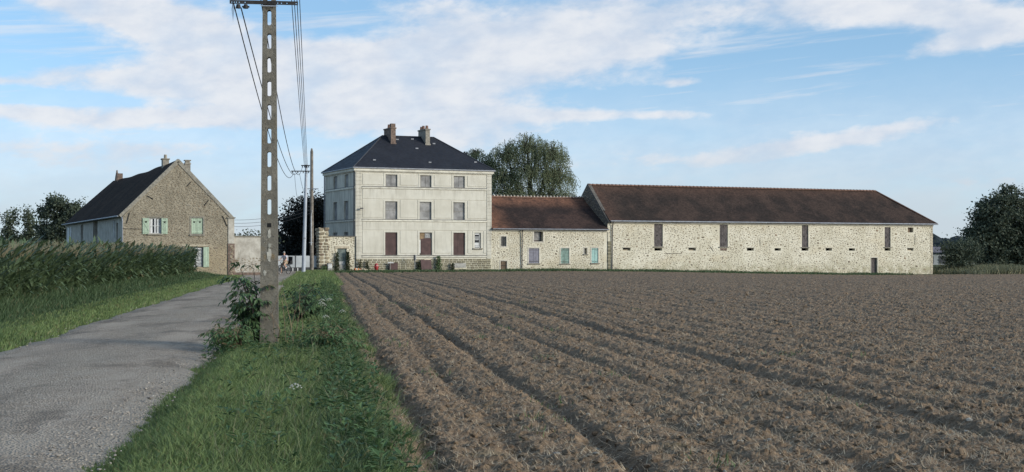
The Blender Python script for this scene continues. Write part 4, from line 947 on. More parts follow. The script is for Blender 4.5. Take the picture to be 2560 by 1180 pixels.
# ---------------------------------------------------------------- farmhouse on the left
def heart(cx, cz, r, y):
    pts = []
    for k in range(14):
        a = 2*math.pi*k/14; pts.append((cx+r*1.0*math.sin(a)**3, y, cz+r*(.8*math.cos(a)-.3*math.cos(2*a)-.12*math.cos(3*a))))
    return pts
def farmhouse():
    t = thing('farm_cottage', 'long brown stone farmhouse with dark roof and pale green shutters', 'farmhouse', (*FO, 0), TH)
    W = 7.95; LN = 36; ax, az_ = 4.0, 8.40
    ops = [(1.88, 2.75, 2.94, 4.08), (4.97, 5.84, 2.92, 4.12), (4.98, 5.84, .45, 1.95)]
    mb = MB(); wall_grid(mb, 0, W, -.6, 4.2, ops, 0, .18); mb.add([(0, 0, 4.2), (W, 0, 4.2), (ax, 0, az_)], [(0, 1, 2)]); mb.build('gable', 'gable_rubble', t)
    top = lambda x: 4.2+(1-abs(x-ax)/4.0)*4.1-.12
    rng = random.Random(31); lst = scatter_stones(.1, W-.1, -.4, 8.2, 2600, [(a-.12, b+.12, c-.12, e+.12) for a, b, c, e in ops], rng, .155, .42, top=top, clump=False)
    lst.sort(key=lambda k: -k[2]*k[3])
    for x, z, w_, h_ in lst[:150]: stone_obj(t, 'stone', x, z, w_, h_, .035)
    rubble('rubble', lst[150:], t, 'stone', 0, .03, seed=8)
    s2 = MB(); sops = [(2.55, 3.35, 1.2, 3.75, .2), (4.1, 5.1, 2.7, 4.0, .15), (13.8, 16.5, -.5, 4.1, .6), (23.2, 24.8, -.5, 4.0, .4)]
    wall_grid(s2, .02, LN, -.6, 4.25, sops, 0, .3, plane='left'); s2.add([(W, 0, -.6), (W, LN, -.6), (W, LN, 4.2), (W, 0, 4.2), (0, LN, -.6), (0, LN, 4.2)], [(0, 1, 2, 3), (1, 4, 5, 2)]); s2.build('wall', 'old_plaster', t)
    for a, b, c, e, dp in sops:
        if a == 4.1:
            w_ = MB().box(.1, a, c, .13, b, e).build('window', 'glass_dark', t); f = MB(); f.box(.04, a, c, .099, a+.22, e); f.box(.04, b-.22, c, .099, b, e); f.build('frame', 'white_paint', w_)
        else: MB().box(dp-.04, a, c, dp, b, e).build('door', 'old_wood', t)
    for y0, y1 in ((31.8, 32.6), (33.6, 34.6)): MB().box(-.04, y0, .4, .01, y1, 3.9).build('pale_board', 'white_paint', t)
    # green shutters
    for i, (a, b, c, e, sd) in enumerate(((1.39, 1.87, 2.90, 4.08, -1), (2.76, 3.22, 2.90, 4.08, 1), (4.985, 5.40, 2.94, 4.10, 0), (5.41, 5.825, 2.94, 4.10, 0), (5.86, 6.28, .43, 1.95, 1), (4.53, 4.96, .43, 1.95, -1))):
        y = -.07 if sd else .04
        s_ = MB().bbox(a, y+.02, c, b, y+.045, e, .004).build('shutter', 'mint_paint', t)
        for k in range(3): MB().bbox(a+(b-a)*k/3+.004, y, c, a+(b-a)*(k+1)/3-.004, y+.019, e, .004).build('plank', 'mint_paint', s_)
        for z in (c+.14, e-.18) if i < 4 else (c+.75, c+.1): MB().box(a+.01, y-.02, z-.035, b-.01, y-.001, z+.035).build('batten', 'mint_paint', s_)
        if i < 2:
            L_ = math.hypot(b-a, e-c-.3); an = math.atan2(e-c-.36, (b-a)*(1 if i == 1 else -1)); M_ = Matrix.Translation(((a+b)/2, y-.012, (c+e)/2)) @ Matrix.Rotation(-an, 4, 'Y'); MB().box(-L_/2+.06, -.006, -.025, L_/2-.06, .008, .025, M=M_).build('brace', 'mint_paint', s_)
        if i < 4: h_ = MB(); h_.add(heart((a+b)/2, e-.29, .085, y-.004), [tuple(range(14))]); h_.build('heart_shade', 'hole_shade', s_)  # flat black heart paints the shade of a cut-out, no opening behind
    a, b, c, e = ops[0]; w_ = MB().box(a, .14, c, b, .17, e).build('window', 'glass_dark', t); frame(MB(), a+.05, b-.05, c+.05, e-.05, .05, .08, .12).build('frame', 'white_paint', w_)
    MB().box((a+b)/2-.05, .07, c, (a+b)/2+.05, .12, e).build('mullion', 'white_paint', w_); MB().box(a, .085, (c+e)/2-.02, b, .115, (c+e)/2+.015).build('glazing_bar', 'white_paint', w_)
    for x0, x1 in ((a+.10, a+.26), (b-.30, b-.10)): MB().box(x0, .125, c+.05, x1, .139, e-.06).build('curtain', 'curtain', w_)
    MB().bbox(a-.14, -.10, c-.12, b+.14, .05, c-.02, .01).build('sill', 'sill_stone', t); MB().bbox(a-.15, -.02, e+.02, b+.15, .03, e+.12, .01).build('lintel', 'sill_stone', t)
    a, b, c, e = ops[1]; frame(MB(), a, b, c, e, .12, -.02, .03).build('surround', 'sill_stone', t); MB().bbox(a-.14, -.1, c-.14, b+.14, .05, c-.03, .01).build('sill', 'sill_stone', t)
    a, b, c, e = ops[2]; w_ = MB().box(a, .16, c, b, .18, e).build('window', 'slab_dark', t)
    for k in range(13): z = c+.06+(e-c-.1)*k/13; MB().box(a+.08, .09, z, b-.06, .13, z+.062).build('slat', 'white_paint', w_)
    frame(MB(), a+.06, b-.05, c+.04, e-.05, .05, .07, .14).build('frame', 'board_grey', w_); MB().bbox(a-.7, -.02, e+.06, b+.6, .03, e+.18, .01).build('lintel', 'lintel_stone', t)
    for (x0, z0, x1, z1) in ((.25, 3.68, .46, 4.46), (1.71, 5.73, 2.16, 5.49), (4.63, 6.47, 4.94, 6.82), (5.92, 5.03, 6.25, 5.47), (7.31, 4.30, 7.65, 3.52)): MB().tube([(x0, -.04, z0), (x1, -.04, z1)], .028, 5).build('tie_iron', 'iron', t)
    MB().tube([(-.05, -.03, 3.27), (1.38, -.03, 3.27)], .018, 5).build('cable', 'iron', t)
    # corner pilaster
    p_ = MB().bbox(7.72, -.06, 2.2, 8.2, .5, 4.12, .02).build('pilaster', 'old_plaster', t); MB().bbox(7.70, -.08, -.6, 8.22, .5, 2.2, .02).build('pilaster_foot', 'brick', p_)
    MB().box(7.66, -.12, 4.12, 8.28, .55, 4.2).build('cap', 'sill_stone', p_)
    rng = random.Random(2)
    for k in range(40): stone_obj(p_, 'stone', rng.uniform(7.8, 8.1), -.3+2.4*k/40, rng.uniform(.15, .3), .09, .03, -.08)
    MB().tube([(-.10, -.04, 4.15), (-.06, -.1, 3.9), (-.06, -.1, -.3)], .045, 7).build('downpipe', 'zinc', t)
    # roof: sagging slopes with a half hip at the far end
    def zc(y, f): return -.16*math.sin(math.pi*min(y/33, 1))*(.4+.6*f)+(float(vn(np.array([y*.22]), np.array([f*2.]), 57)[0])-.5)*.14*min(1, y/4)
    nx_, ny_ = 40, 8; rm = MB(); V = []
    for j in range(ny_+1):
        f = j/ny_; y1 = 36.3*(1-f)+33.0*f
        for i in range(nx_+1): y = .03+(y1-.03)*i/nx_; V.append((-.30*(1-f)+ax*f, y, 4.24*(1-f)+(az_+.06)*f+zc(y, f)))
    rm.add(V, [(j*(nx_+1)+i, (j+1)*(nx_+1)+i, (j+1)*(nx_+1)+i+1, j*(nx_+1)+i+1) for j in range(ny_) for i in range(nx_)])
    V = []
    for j in range(ny_+1):
        f = j/ny_; y1 = 36.3*(1-f)+33.0*f
        for i in range(nx_+1): y = .03+(y1-.03)*i/nx_; V.append((8.25*(1-f)+ax*f, y, 4.10*(1-f)+(az_+.06)*f+zc(y, f)))
    rm.add(V, [(j*(nx_+1)+i, j*(nx_+1)+i+1, (j+1)*(nx_+1)+i+1, (j+1)*(nx_+1)+i) for j in range(ny_) for i in range(nx_)])
    rm.add([(-.3, 36.3, 4.24+zc(36.3, 0)), (8.25, 36.3, 4.1+zc(36.3, 0)), (ax, 33, az_+.06+zc(33, 1))], [(0, 2, 1)]); rf = rm.build('roof', 'farm_tiles', t)
    for xe, ze in ((-.26, 4.22), (8.2, 4.08)):
        a_ = Vector((xe, 0, ze)); b_ = Vector((ax, 0, az_+.02)); nrm = (b_-a_).normalized(); wv = Vector((nrm.z, 0, -nrm.x))*(1 if xe < 1 else -1)
        m_ = MB(); vs = [a_+wv*.16, b_+wv*.16-Vector((0, 0, .06)), b_-wv*.07+Vector((0, 0, .04)), a_-wv*.07]; m_.add([Vector((v.x, -.05, v.z)) for v in vs]+[Vector((v.x, .16, v.z)) for v in vs], [(0, 1, 2, 3), (7, 6, 5, 4)]+[(i, 4+i, 4+(i+1) % 4, (i+1) % 4) for i in range(4)])
        m_.build('verge_mortar', 'sill_stone', rf)
    MB().tube([(-.38, .0, 4.2), (-.38, 36, 4.2)], .06, 7).build('gutter', 'zinc', rf)
    c1 = MB(); c1.box(3.72, 4.8, 7.9, 4.2, 5.4, 8.75); c1.box(3.66, 4.74, 8.75, 4.26, 5.46, 8.84); c1 = c1.build('chimney', 'block', rf); MB().tube([(3.97, 5.1, 8.84), (3.97, 5.1, 9.15)], [.13, .11], 8).build('pot', 'block', c1)
    c2 = MB(); c2.box(5.06, 2.8, 6.6, 5.46, 3.2, 8.45); c2.box(5.02, 2.76, 8.3, 5.5, 3.24, 8.38); c2.box(5.10, 2.84, 8.45, 5.42, 3.16, 8.56); c2.box(5.02, 2.76, 8.56, 5.5, 3.24, 8.64); c2.build('chimney', 'block', rf)
    c3 = MB(); c3.tube([(4.0, 30.6, 8.2), (4.0, 30.6, 8.7), (4.0, 30.6, 9.3)], [.22, .16, .05], 6); c3.box(3.75, 28.7, 8.1, 4.25, 29.1, 8.9); c3.build('chimney', 'brick', rf)
    cw = thing('yard_wall', 'weathered plaster farmyard wall beside the brown stone farmhouse', 'wall', (*P(0, 0, FO), 0), TH)
    MB().box(8.24, .15, -.8, 11.5, .55, 2.72).build('masonry', 'old_plaster', cw); MB().box(8.22, .08, 2.722, 11.52, .62, 2.80).build('coping', 'sill_stone', cw); MB().box(8.24, .02, -.8, 11.5, .148, .02).build('ledge', 'brick', cw)
    stone_wall(cw, 8.3, 11.4, .05, 1.1, 60, 140, [], .2, y=.15, proud=.025, seed=41)
farmhouse()

# ================================================================== POLES AND WIRES
def big_pole():
    bx, by = -4.02, 23.2; z0 = gzf(bx, by)-.5
    t = thing('concrete_pole', 'tall lichened concrete utility pole with ladder slots on the verge', 'utility pole', (bx, by, 0), R(7.8))
    top = 7.0; wid = lambda z: .308-(z)*.0162; dep = lambda z: .20-.008*z
    cen = [5.857, 5.467, 5.076, 4.686, 4.296, 3.905, 3.515, 3.125, 2.735, 2.34]; hs = .127; sl_ = .033
    zs = sorted([z0, top]+[c-hs for c in cen]+[c+hs for c in cen]+[c+s*(hs-.02) for c in cen for s in (-1, 1)]+[6.25])
    mb = MB()
    def inside(a, b): m_ = (a+b)/2; return any(abs(m_-c) < hs for c in cen)
    def hw(z):     # slot half width, rounded ends
        for c in cen:
            if abs(abs(z-c)-hs) < 1e-6: return sl_*.45
        return sl_
    for a, b in zip(zs, zs[1:]):
        for s in (-1, 1):
            ya, yb = s*dep(a)/2, s*dep(b)/2
            if inside(a, b):
                for k in (-1, 1):
                    q = [(k*wid(a)/2, ya, a), (k*hw(a), ya, a), (k*hw(b), yb, b), (k*wid(b)/2, yb, b)]; mb.add(q, [(0, 1, 2, 3) if (k*s > 0) else (3, 2, 1, 0)])
            else:
                q = [(-wid(a)/2, ya, a), (wid(a)/2, ya, a), (wid(b)/2, yb, b), (-wid(b)/2, yb, b)]; mb.add(q, [(0, 1, 2, 3) if s < 0 else (3, 2, 1, 0)])
        for k in (-1, 1):
            q = [(k*wid(a)/2, -dep(a)/2, a), (k*wid(a)/2, dep(a)/2, a), (k*wid(b)/2, dep(b)/2, b), (k*wid(b)/2, -dep(b)/2, b)]; mb.add(q, [(0, 1, 2, 3) if k > 0 else (3, 2, 1, 0)])
            if inside(a, b):
                q = [(k*hw(a), -dep(a)/2, a), (k*hw(a), dep(a)/2, a), (k*hw(b), dep(b)/2, b), (k*hw(b), -dep(b)/2, b)]; mb.add(q, [(3, 2, 1, 0) if k > 0 else (0, 1, 2, 3)])
    for c in cen:
        for z, fl in ((c-hs, 0), (c+hs, 1)):
            q = [(-sl_*.45, -dep(z)/2, z), (sl_*.45, -dep(z)/2, z), (sl_*.45, dep(z)/2, z), (-sl_*.45, dep(z)/2, z)]; mb.add(q, [(3, 2, 1, 0) if fl else (0, 1, 2, 3)])
    mb.add([(-wid(top)/2, -dep(top)/2, top), (wid(top)/2, -dep(top)/2, top), (wid(top)/2, dep(top)/2, top), (-wid(top)/2, dep(top)/2, top)], [(0, 1, 2, 3)])
    mb.build('shaft', 'old_concrete', t)
    def patch(name, m, pts, z, seed, y=-.012):
        rr_ = random.Random(seed); n = 18; vs = []
        for k in range(n):
            a = 2*math.pi*k/n; s = rr_.uniform(.55, 1.1); vs.append((pts[0]*s*math.copysign(abs(math.cos(a))**.7, math.cos(a))+pts[2], z+pts[1]*s*math.copysign(abs(math.sin(a))**.7, math.sin(a))))
        yb = -dep(z)/2; mb = MB(); mb.add([(x, yb-.006, q) for x, q in vs]+[(x, yb+.01, q) for x, q in vs], [tuple(range(n))[::-1]]+[(k, (k+1) % n, n+(k+1) % n, n+k) for k in range(n)]); mb.build(name, m, t)
    MB().box(-.034, -dep(2)/2-.002, 2.0, .034, -dep(2)/2+.05, 2.07).build('slot_shade', 'hole_shade', t)  # black block paints the shade of a shallow slot, nothing is hollowed
    patch('slot_filling', 'concrete_patch', (.030, .09, 0), 1.90, 3); patch('slot_filling', 'concrete_patch', (.040, .12, .0), 1.53, 5); patch('slot_filling', 'concrete_patch', (.03, .05, .01), 1.70, 8); patch('slot_filling', 'concrete_patch', (.032, .055, -.07), 1.25, 9)
    # cross-arms with bolt holes
    for z, x0, x1, y in ((5.70, -.64, .47, -.12), (6.72, -.62, .62, -.115)):
        hol = [x0+.035, x0+.075, x0+.11, x0+.155, x0+.25, -.02, .03, x1-.33, x1-.27, x1-.18, x1-.03]
        a_ = MB(); wall_grid(a_, x0, x1, z-.028, z+.03, [(h-.007, h+.007, z-.008, z+.008) for h in hol], y, .006); b_ = MB()
        a_.box(x0, y, z+.03, x1, y+.05, z+.036); a_.build('cross_arm', 'iron', t)
        MB().box(-.15, y-.006, z-.055, .14, y-.001, z-.043).build('clamp', 'galvanised', t)
    for x in (-.50, -.38): MB().tube([(x, -.12, 5.665), (x, -.12, 5.60)], [.03, .045], 8).build('insulator', 'iron', t)
    lp = MB(); lp.tube([(-.585, -.125, 5.70), (-.60, -.13, 5.58), (-.585, -.13, 5.37), (-.57, -.13, 5.58), (-.58, -.125, 5.69)], .006, 5); lp.build('wire_loop', 'wire', t)
    MB().box(-.44, -.14, 5.615, -.32, -.11, 5.64).build('clamp', 'iron', t)
    for x in (-.5, -.2, .25, .35, .45, .55): MB().tube([(x, -.12, 6.75), (x, -.12, 6.83), (x, -.12, 6.88)], [.02, .04, .03], 8).build('insulator', 'cement', t)
big_pole()
P2 = (-16.7, 112.0)
def far_poles():
    z0 = gzf(*P2)-.3
    t = thing('steel_pole', 'slim pale grey pole with two cross-arms standing before the gate', 'utility pole', (*P2, 0), 0)
    MB().tube([(0, 0, z0), (.06, 0, 3.0), (.11, 0, 3.02), (.25, 0, 8.25)] if False else [(0, 0, z0), (.11, 0, 3.1), (.25, 0, 8.55)], [.165, .14, .105], 10).build('shaft', 'galvanised', t)
    MB().tube([(.095, 0, 2.62), (.10, 0, 2.72)], .16, 10).build('collar', 'zinc', t)
    for z, a, b in ((8.03, -.95, .55), (8.48, -.15, .55)):
        MB().box(a, -.14, z-.04, b, -.10, z+.04).build('cross_arm', 'iron', t)
        for k in range(4): x = a+.1+(b-a-.2)*k/3; MB().tube([(x, -.12, z-.04), (x, -.12, z-.16)], [.03, .05], 6).build('insulator', 'iron', t)
    t = thing('wooden_pole', 'taller weathered wooden pole with a white conduit near the gate', 'utility pole', (-17.45, 122, 0), 0)
    z0 = gzf(-17.45, 122)-.3
    MB().tube([(0, 0, z0), (0, 0, 10.3), (0, 0, 10.6)], [.18, .13, .06], 10).build('shaft', 'wood_pole', t)
    MB().box(-.65, -.15, 7.03, .60, -.11, 7.10).build('cross_arm', 'zinc', t)
    MB().tube([(-.02, -.18, 4.7), (-.02, -.2, 2.15)], .035, 6).build('conduit', 'conduit', t); MB().box(-.17, -.22, 2.37, .15, -.18, 2.41).build('bracket', 'conduit', t)
    MB().tube([(.05, -.17, 5.2), (-.02, -.18, 4.7)], .02, 6).build('cable', 'conduit', t)
far_poles()
def wire(a, b, sag, label, group=None, r=.008):
    n = 26; pts = []
    for k in range(n+1):
        f = k/n; p = Vector(a).lerp(Vector(b), f); p.z -= 4*sag*f*(1-f); pts.append(p)
    rad = [r+.00009*p.y for p in pts]
    return tag(MB().tube(pts, rad, 5).build('overhead_wire', 'wire'), label, 'wire', group)
wire((-4.59, 23.1, 5.68), (-17.45, 111.9, 7.9), 1.35, 'sagging wire from the outer end of the slotted pole arm, lowest of all')
wire((-4.47, 23.1, 5.62), (-17.2, 111.9, 7.9), 1.05, 'thicker sagging wire hanging from the insulator beside the wire loop')
wire((-4.28, 23.1, 6.6), (-16.75, 111.9, 8.42), 1.9, 'sagging wire passing behind the slots of the concrete pole')
for k in range(4): wire((-3.72+.055*k, 23.1, 6.86), (-16.60+.08*k, 111.9, 8.50), .12, 'one of four close parallel wires running beside the concrete pole', 'bundle of four taut wires', .006)
wire((-17.4, 112.0, 7.86), (-21.9, 143, 7.2), .5, 'thin wire dropping from the grey pole arm to the dark tree, outer one', r=.004)
wire((-17.0, 112.0, 7.86), (-20.9, 143, 7.2), .5, 'thin wire dropping from the grey pole arm to the dark tree, inner one', r=.004)
e0 = P(8.1, .2, FO)
for k, z in enumerate((4.0, 3.75, 3.5)): wire((e0[0], e0[1], z), (-17.45, 121.9, 5.6-.3*k), .35, ('highest', 'middle', 'lowest')[k]+' of three faint wires leaving the corner of the stone farmhouse', r=.003)

# ================================================================== TREES
def tree(name, label, cat, base, blobs, leaf, n, size, tr, m, seed, group=None, wl=1.6, sig=.42, lean=0, shell=.55):
    rng = np.random.default_rng(seed); x0, y0 = base; z0 = gzf(x0, y0)-.2
    t = thing(name, label, cat, (x0, y0, z0), 0, group)
    rr_ = random.Random(seed); tb = MB(); hmax = max(b[2]+b[5] for b in blobs); hmin = min(b[2]-b[5] for b in blobs)
    cx = sum(b[0] for b in blobs)/len(blobs); cy = sum(b[1] for b in blobs)/len(blobs); th = hmax*.72
    tp = lambda f: Vector((cx*f*f+.1*math.sin(5*f+seed), cy*f*f, th*f))
    tb.tube([tp(k/6) for k in range(7)], [tr*(1-.8*k/6) for k in range(7)], 7)
    vol = np.array([b[3]*b[4]*b[5] for b in blobs])**.75; vol = vol/vol.sum(); V_, F_ = [], []; off = 0
    for bi, b in enumerate(blobs):
        c = Vector(b[:3]); s = tp(min(.95, max(.15, (b[2]-b[5]*.8)/th))); md = s.lerp(c, .5)+Vector((rr_.uniform(-.2, .2), rr_.uniform(-.2, .2), .25))
        tb.tube([s, md, c], [tr*.42, tr*.28, tr*.14], 5)
        nc = max(12, int(n*vol[bi]/60)); q = rng.normal(size=(nc, 3)); q = unit(q)*(rng.random((nc, 1))**shell); ctr = q*np.array(b[3:6])+np.array(b[:3])
        for k in range(min(nc, 26)):
            p = Vector(ctr[k]); tb.tube([c.lerp(s, .3), c.lerp(p, .5)+Vector((0, 0, .1)), p], [tr*.13, tr*.08, tr*.02], 4, cap=False)
        nl = int(n*vol[bi]); ci = rng.integers(0, nc, nl); cs = sig*(.6+.8*rng.random(nc))
        pts = ctr[ci]+rng.normal(size=(nl, 3))*cs[ci][:, None]*np.array((1, 1, .75))
        D = unit(rng.normal(size=(nl, 3))+np.array((0, 0, -.35))); N = unit(np.cross(D, rng.normal(size=(nl, 3))))
        ln = size*(.6+.8*rng.random(nl)); v, f = leaf_mesh(pts, D, N, ln, ln/wl*.5); V_.append(v); F_.append(f+off); off += len(v)
    V = np.concatenate(V_); 
    tb.build('trunk', 'bark', t, True); big('crown', V, np.concatenate(F_), m, t); return t
def willow(name, label, base, h, blobs, nst, seed):
    rng = np.random.default_rng(seed); x0, y0 = base; z0 = gzf(x0, y0)-.2; t = thing(name, label, 'tree', (x0, y0, z0)); tb = MB(); rr_ = random.Random(seed)
    tr = h*.032; tp = lambda f: Vector((.4*math.sin(3*f), 0, h*.6*f)); tb.tube([tp(k/5) for k in range(6)], [tr*(1-.7*k/5) for k in range(6)], 8)
    V_, F_, off = [], [], 0; tot = sum(b[3]*b[5] for b in blobs)
    for b in blobs:
        c = np.array(b[:3]); rad = np.array(b[3:6]); s = tp(min(.95, .3+.4*rr_.random()))
        tb.tube([s, s.lerp(Vector(c), .5)+Vector((0, 0, .5)), Vector(c)+Vector((0, 0, rad[2]*.3))], [tr*.5, tr*.34, tr*.15], 6)
        ns = int(nst*b[3]*b[5]/tot)
        for k in range(ns):
            q = rng.normal(size=3); q[2] = abs(q[2])*.8+.05; q /= np.linalg.norm(q); st = c+q*rad*rng.random()**.35
            if k < 46:
                p = Vector(st); m_ = Vector(c).lerp(p, .55)+Vector((0, 0, .35)); tb.tube([Vector(c)-Vector((0, 0, rad[2]*.2)), m_, p], [tr*.14, tr*.09, tr*.03], 4, cap=False)
            L_ = rng.uniform(.7, 1)*(1.0+2.0*rng.random()); nl = int(L_/.11); f = (np.arange(nl)+rng.random(nl))/nl
            out = q*np.array((1, 1, 0))*.55+rng.normal(size=3)*np.array((.15, .15, 0))
            pts = st+out*(f**.7)[:, None]+np.array((0, 0, -1))*(L_*(f-.12*np.sin(math.pi*f)))[:, None]+rng.normal(size=(nl, 3))*.06
            D = unit(rng.normal(size=(nl, 3))*.55+np.array((.15, 0, -1))); N = unit(np.cross(D, rng.normal(size=(nl, 3)))); ln = rng.uniform(.16, .30, nl)
            v, fa = leaf_mesh(pts, D, N, ln, ln*.16); V_.append(v); F_.append(fa+off); off += len(v)
    tb.build('trunk', 'bark', t, True); big('crown', np.concatenate(V_), np.concatenate(F_), 'willow', t)
    return t
# weeping willow behind the low range  (px 1225-1425 wide, top 330)
willow('willow_tree', 'large weeping willow rising behind the low red-tiled outbuilding', (2.0, 168), 16.8,
       [(-.2, 0, 14.2, 2.6, 2.6, 2.3), (-2.7, .3, 13.2, 2.1, 2.2, 2.4), (2.6, -.3, 13.2, 2.3, 2.2, 2.5), (-3.3, 0, 10.6, 2.1, 2.2, 2.2), (3.5, .2, 10.6, 2.1, 2.2, 2.4), (.3, -.5, 11.2, 2.8, 2.4, 2.4), (-1.8, -.4, 8.6, 3.2, 2.4, 2.2), (2.8, -.2, 8.2, 3.0, 2.4, 2.2), (4.5, .5, 7.4, 1.6, 1.6, 1.8)], 2900, 4)
willow('willow_tree', 'smaller willow crown leaning out beside the slate roof', (-3.2, 170), 13.0,
       [(-1.2, 0, 13.6, 1.3, 1.6, 1.3), (-2.5, .2, 13.5, .8, 1.2, .8), (.3, 0, 12.2, 1.4, 1.5, 1.8), (-.6, 0, 10.2, 1.6, 1.5, 1.8)], 520, 5)
tree('bush', 'olive bush at the foot of the willow, nearest the long barn', 'bush', (6.3, 160), [(0, 0, 6.2, 1.7, 1.5, 1.9), (-1.4, 0, 5.6, 1.4, 1.3, 1.6), (1.2, .2, 5.2, 1.3, 1.3, 1.4)], 'leaf', 3500, .20, .14, 'willow', 15)
tree('bush', 'olive bush at the foot of the willow, close to the cream house', 'bush', (-1.0, 160), [(0, 0, 6.3, 1.6, 1.5, 1.9), (1.6, 0, 6.1, 1.6, 1.3, 1.8)], 'leaf', 3500, .20, .14, 'willow', 16)
# dark tree behind the gate
tree('yew_tree', 'almost black dense tree filling the yard behind the gate', 'tree', (-20.9, 146.5), [(0, 0, 5.4, 3.0, 2.6, 2.5), (-1.8, 0, 4.6, 2.2, 2.2, 2.6), (2.0, 0, 5.2, 2.2, 2.2, 2.5), (0, -.6, 2.6, 3.4, 2.6, 2.6), (-1.6, -.4, 1.6, 2.6, 2.2, 2.0), (2.4, -.4, 2.2, 2.4, 2.2, 2.4), (.4, 0, 6.9, 1.4, 1.4, 1.0)], 'leaf', 30000, .24, .3, 'yew', 6, shell=.6)
# trees at the left behind the farmhouse
tree('oak_tree', 'spreading dark tree behind the far end of the stone farmhouse', 'tree', (-48.3, 150), [(-.2, 0, 7.3, 1.3, 1.4, 1.1), (1.5, 0, 6.6, 1.1, 1.2, 1.0), (-1.5, 0, 6.2, 1.0, 1.2, .9), (.4, 0, 5.4, 2.2, 1.6, 1.1), (-1.4, .2, 4.4, 1.3, 1.3, .9), (1.5, 0, 4.4, 1.4, 1.3, 1.0), (0, 0, 3.4, 2.2, 1.6, 1.0)], 'leaf', 10500, .27, .22, 'tree_dark', 7, sig=.36)
tree('poplar_tree', 'small upright tree beyond the corn, leftmost of a pair', 'tree', (-56.0, 157), [(0, 0, 5.6, .75, .8, 1.2), (-.3, 0, 4.2, 1.0, .9, 1.2), (.3, 0, 3.0, 1.1, 1, 1.1)], 'leaf', 2600, .24, .12, 'tree_mid', 8, sig=.3)
tree('poplar_tree', 'small upright tree beyond the corn, beside the spreading dark tree', 'tree', (-54.3, 157), [(0, 0, 5.8, .7, .8, 1.1), (.2, 0, 4.3, .95, .9, 1.2), (0, 0, 3.0, 1.1, 1, 1.1)], 'leaf', 2600, .24, .12, 'tree_mid', 9, sig=.3)
tree('shrub', 'low leafy shrub beyond the corn at the picture edge', 'shrub', (-59.0, 158), [(0, 0, 2.7, 1.6, 1, .9), (1.8, 0, 2.4, 1.2, 1, .7), (4.3, 0, 2.3, 2.0, 1, .7)], 'leaf', 2600, .22, .1, 'tree_mid', 10, sig=.3)
tree('shrub', 'green shrub tops showing above the plaster yard wall', 'shrub', (-24.2, 128), [(0, 0, 3.1, 1.3, .9, .75), (1.7, 0, 2.9, 1.2, .9, .7), (-1.3, 0, 2.9, 1.0, .9, .7)], 'leaf', 2400, .2, .08, 'tree_mid', 11, sig=.3)
# right-hand trees
tree('alder_tree', 'big dark bushy tree standing at the end of the field', 'tree', (58.5, 168), [(.8, 0, 8.4, 1.7, 1.8, 1.4), (-.8, 0, 7.4, 1.5, 1.6, 1.3), (2.2, 0, 6.8, 1.8, 1.8, 1.6), (-1.9, 0, 5.9, 1.3, 1.5, 1.2), (0, -.4, 5.4, 2.6, 2.2, 2.0), (2.9, 0, 4.4, 2.2, 2.0, 2.2), (-2.6, 0, 4.2, 1.2, 1.4, 1.3), (-.6, -.4, 3.0, 2.8, 2.2, 2.2), (2.2, -.4, 2.0, 2.6, 2.0, 1.9), (-1.0, -.6, 1.3, 2.2, 1.8, 1.4)], 'leaf', 30000, .27, .3, 'tree_dark', 12, sig=.33).scale = (1.22, 1.15, 1.08)
tree('bush', 'dark rounded bush between the barn end and the big dark tree', 'bush', (50.2, 160), [(0, 0, 2.6, 1.5, 1.4, 1.5), (1.4, 0, 2.4, 1.6, 1.4, 1.6), (2.4, 0, 3.0, 1.3, 1.3, 1.2), (.6, -.3, 1.2, 1.8, 1.4, 1.1)], 'leaf', 7000, .22, .12, 'tree_dark', 13)
# wood along the horizon
def far_wood():
    rng = np.random.default_rng(30); Vs, Fs, off = [], [], 0
    for band, (y0, hh) in enumerate(((950, 11.5), (1000, 13))):
        xs = np.arange(-900, 900, 5.0); n = len(xs); h = hh+(fbm(xs*.02, xs*0+band, 3)-.5)*6+rng.normal(0, .8, n)
        for j in range(3):
            z = h*(1-.3*j)-2; v, f = lumps(xs+rng.normal(0, 2, n), np.full(n, y0-12*j)+rng.normal(0, 4, n), z-3.5, np.full(n, 5.2)+rng.random(n)*2, .85, rng); Vs.append(v); Fs.append(f+off); off += len(v)
    tag(big('far_wood', np.concatenate(Vs), np.concatenate(Fs), 'far_wood'), 'dark bluish wood along the horizon beyond the barn', 'wood', kind='stuff')
far_wood()
def far_shed():
    x, y = 97, 310; z = gzf(x, y)
    t = thing('far_shed', 'distant low farm shed with a mauve-grey roof beyond the barn end', 'shed', (x, y, z), .1)
    plain('shed_roof', (.19, .165, .175), .12, .3); plain('shed_wall', (.30, .31, .30), .15, .3)
    MB().box(-12, 0, -.5, 6, 9, 2.2).build('wall', 'shed_wall', t); r = MB(); r.add([(-12.4, -.6, 2.7), (6.4, -.6, 2.7), (6.4, 5, 3.95), (-12.4, 5, 3.95), (-12.4, 9.6, 2.7), (6.4, 9.6, 2.7)], [(0, 1, 2, 3), (3, 2, 5, 4), (0, 3, 4), (1, 5, 2), (0, 4, 5, 1)]); r.build('roof', 'shed_roof', t)
    for k in range(4): MB().box(-11+4.2*k, -.05, .2, -8+4.2*k, .02, 1.9).build('bay', 'slab_dark', t)
far_shed()

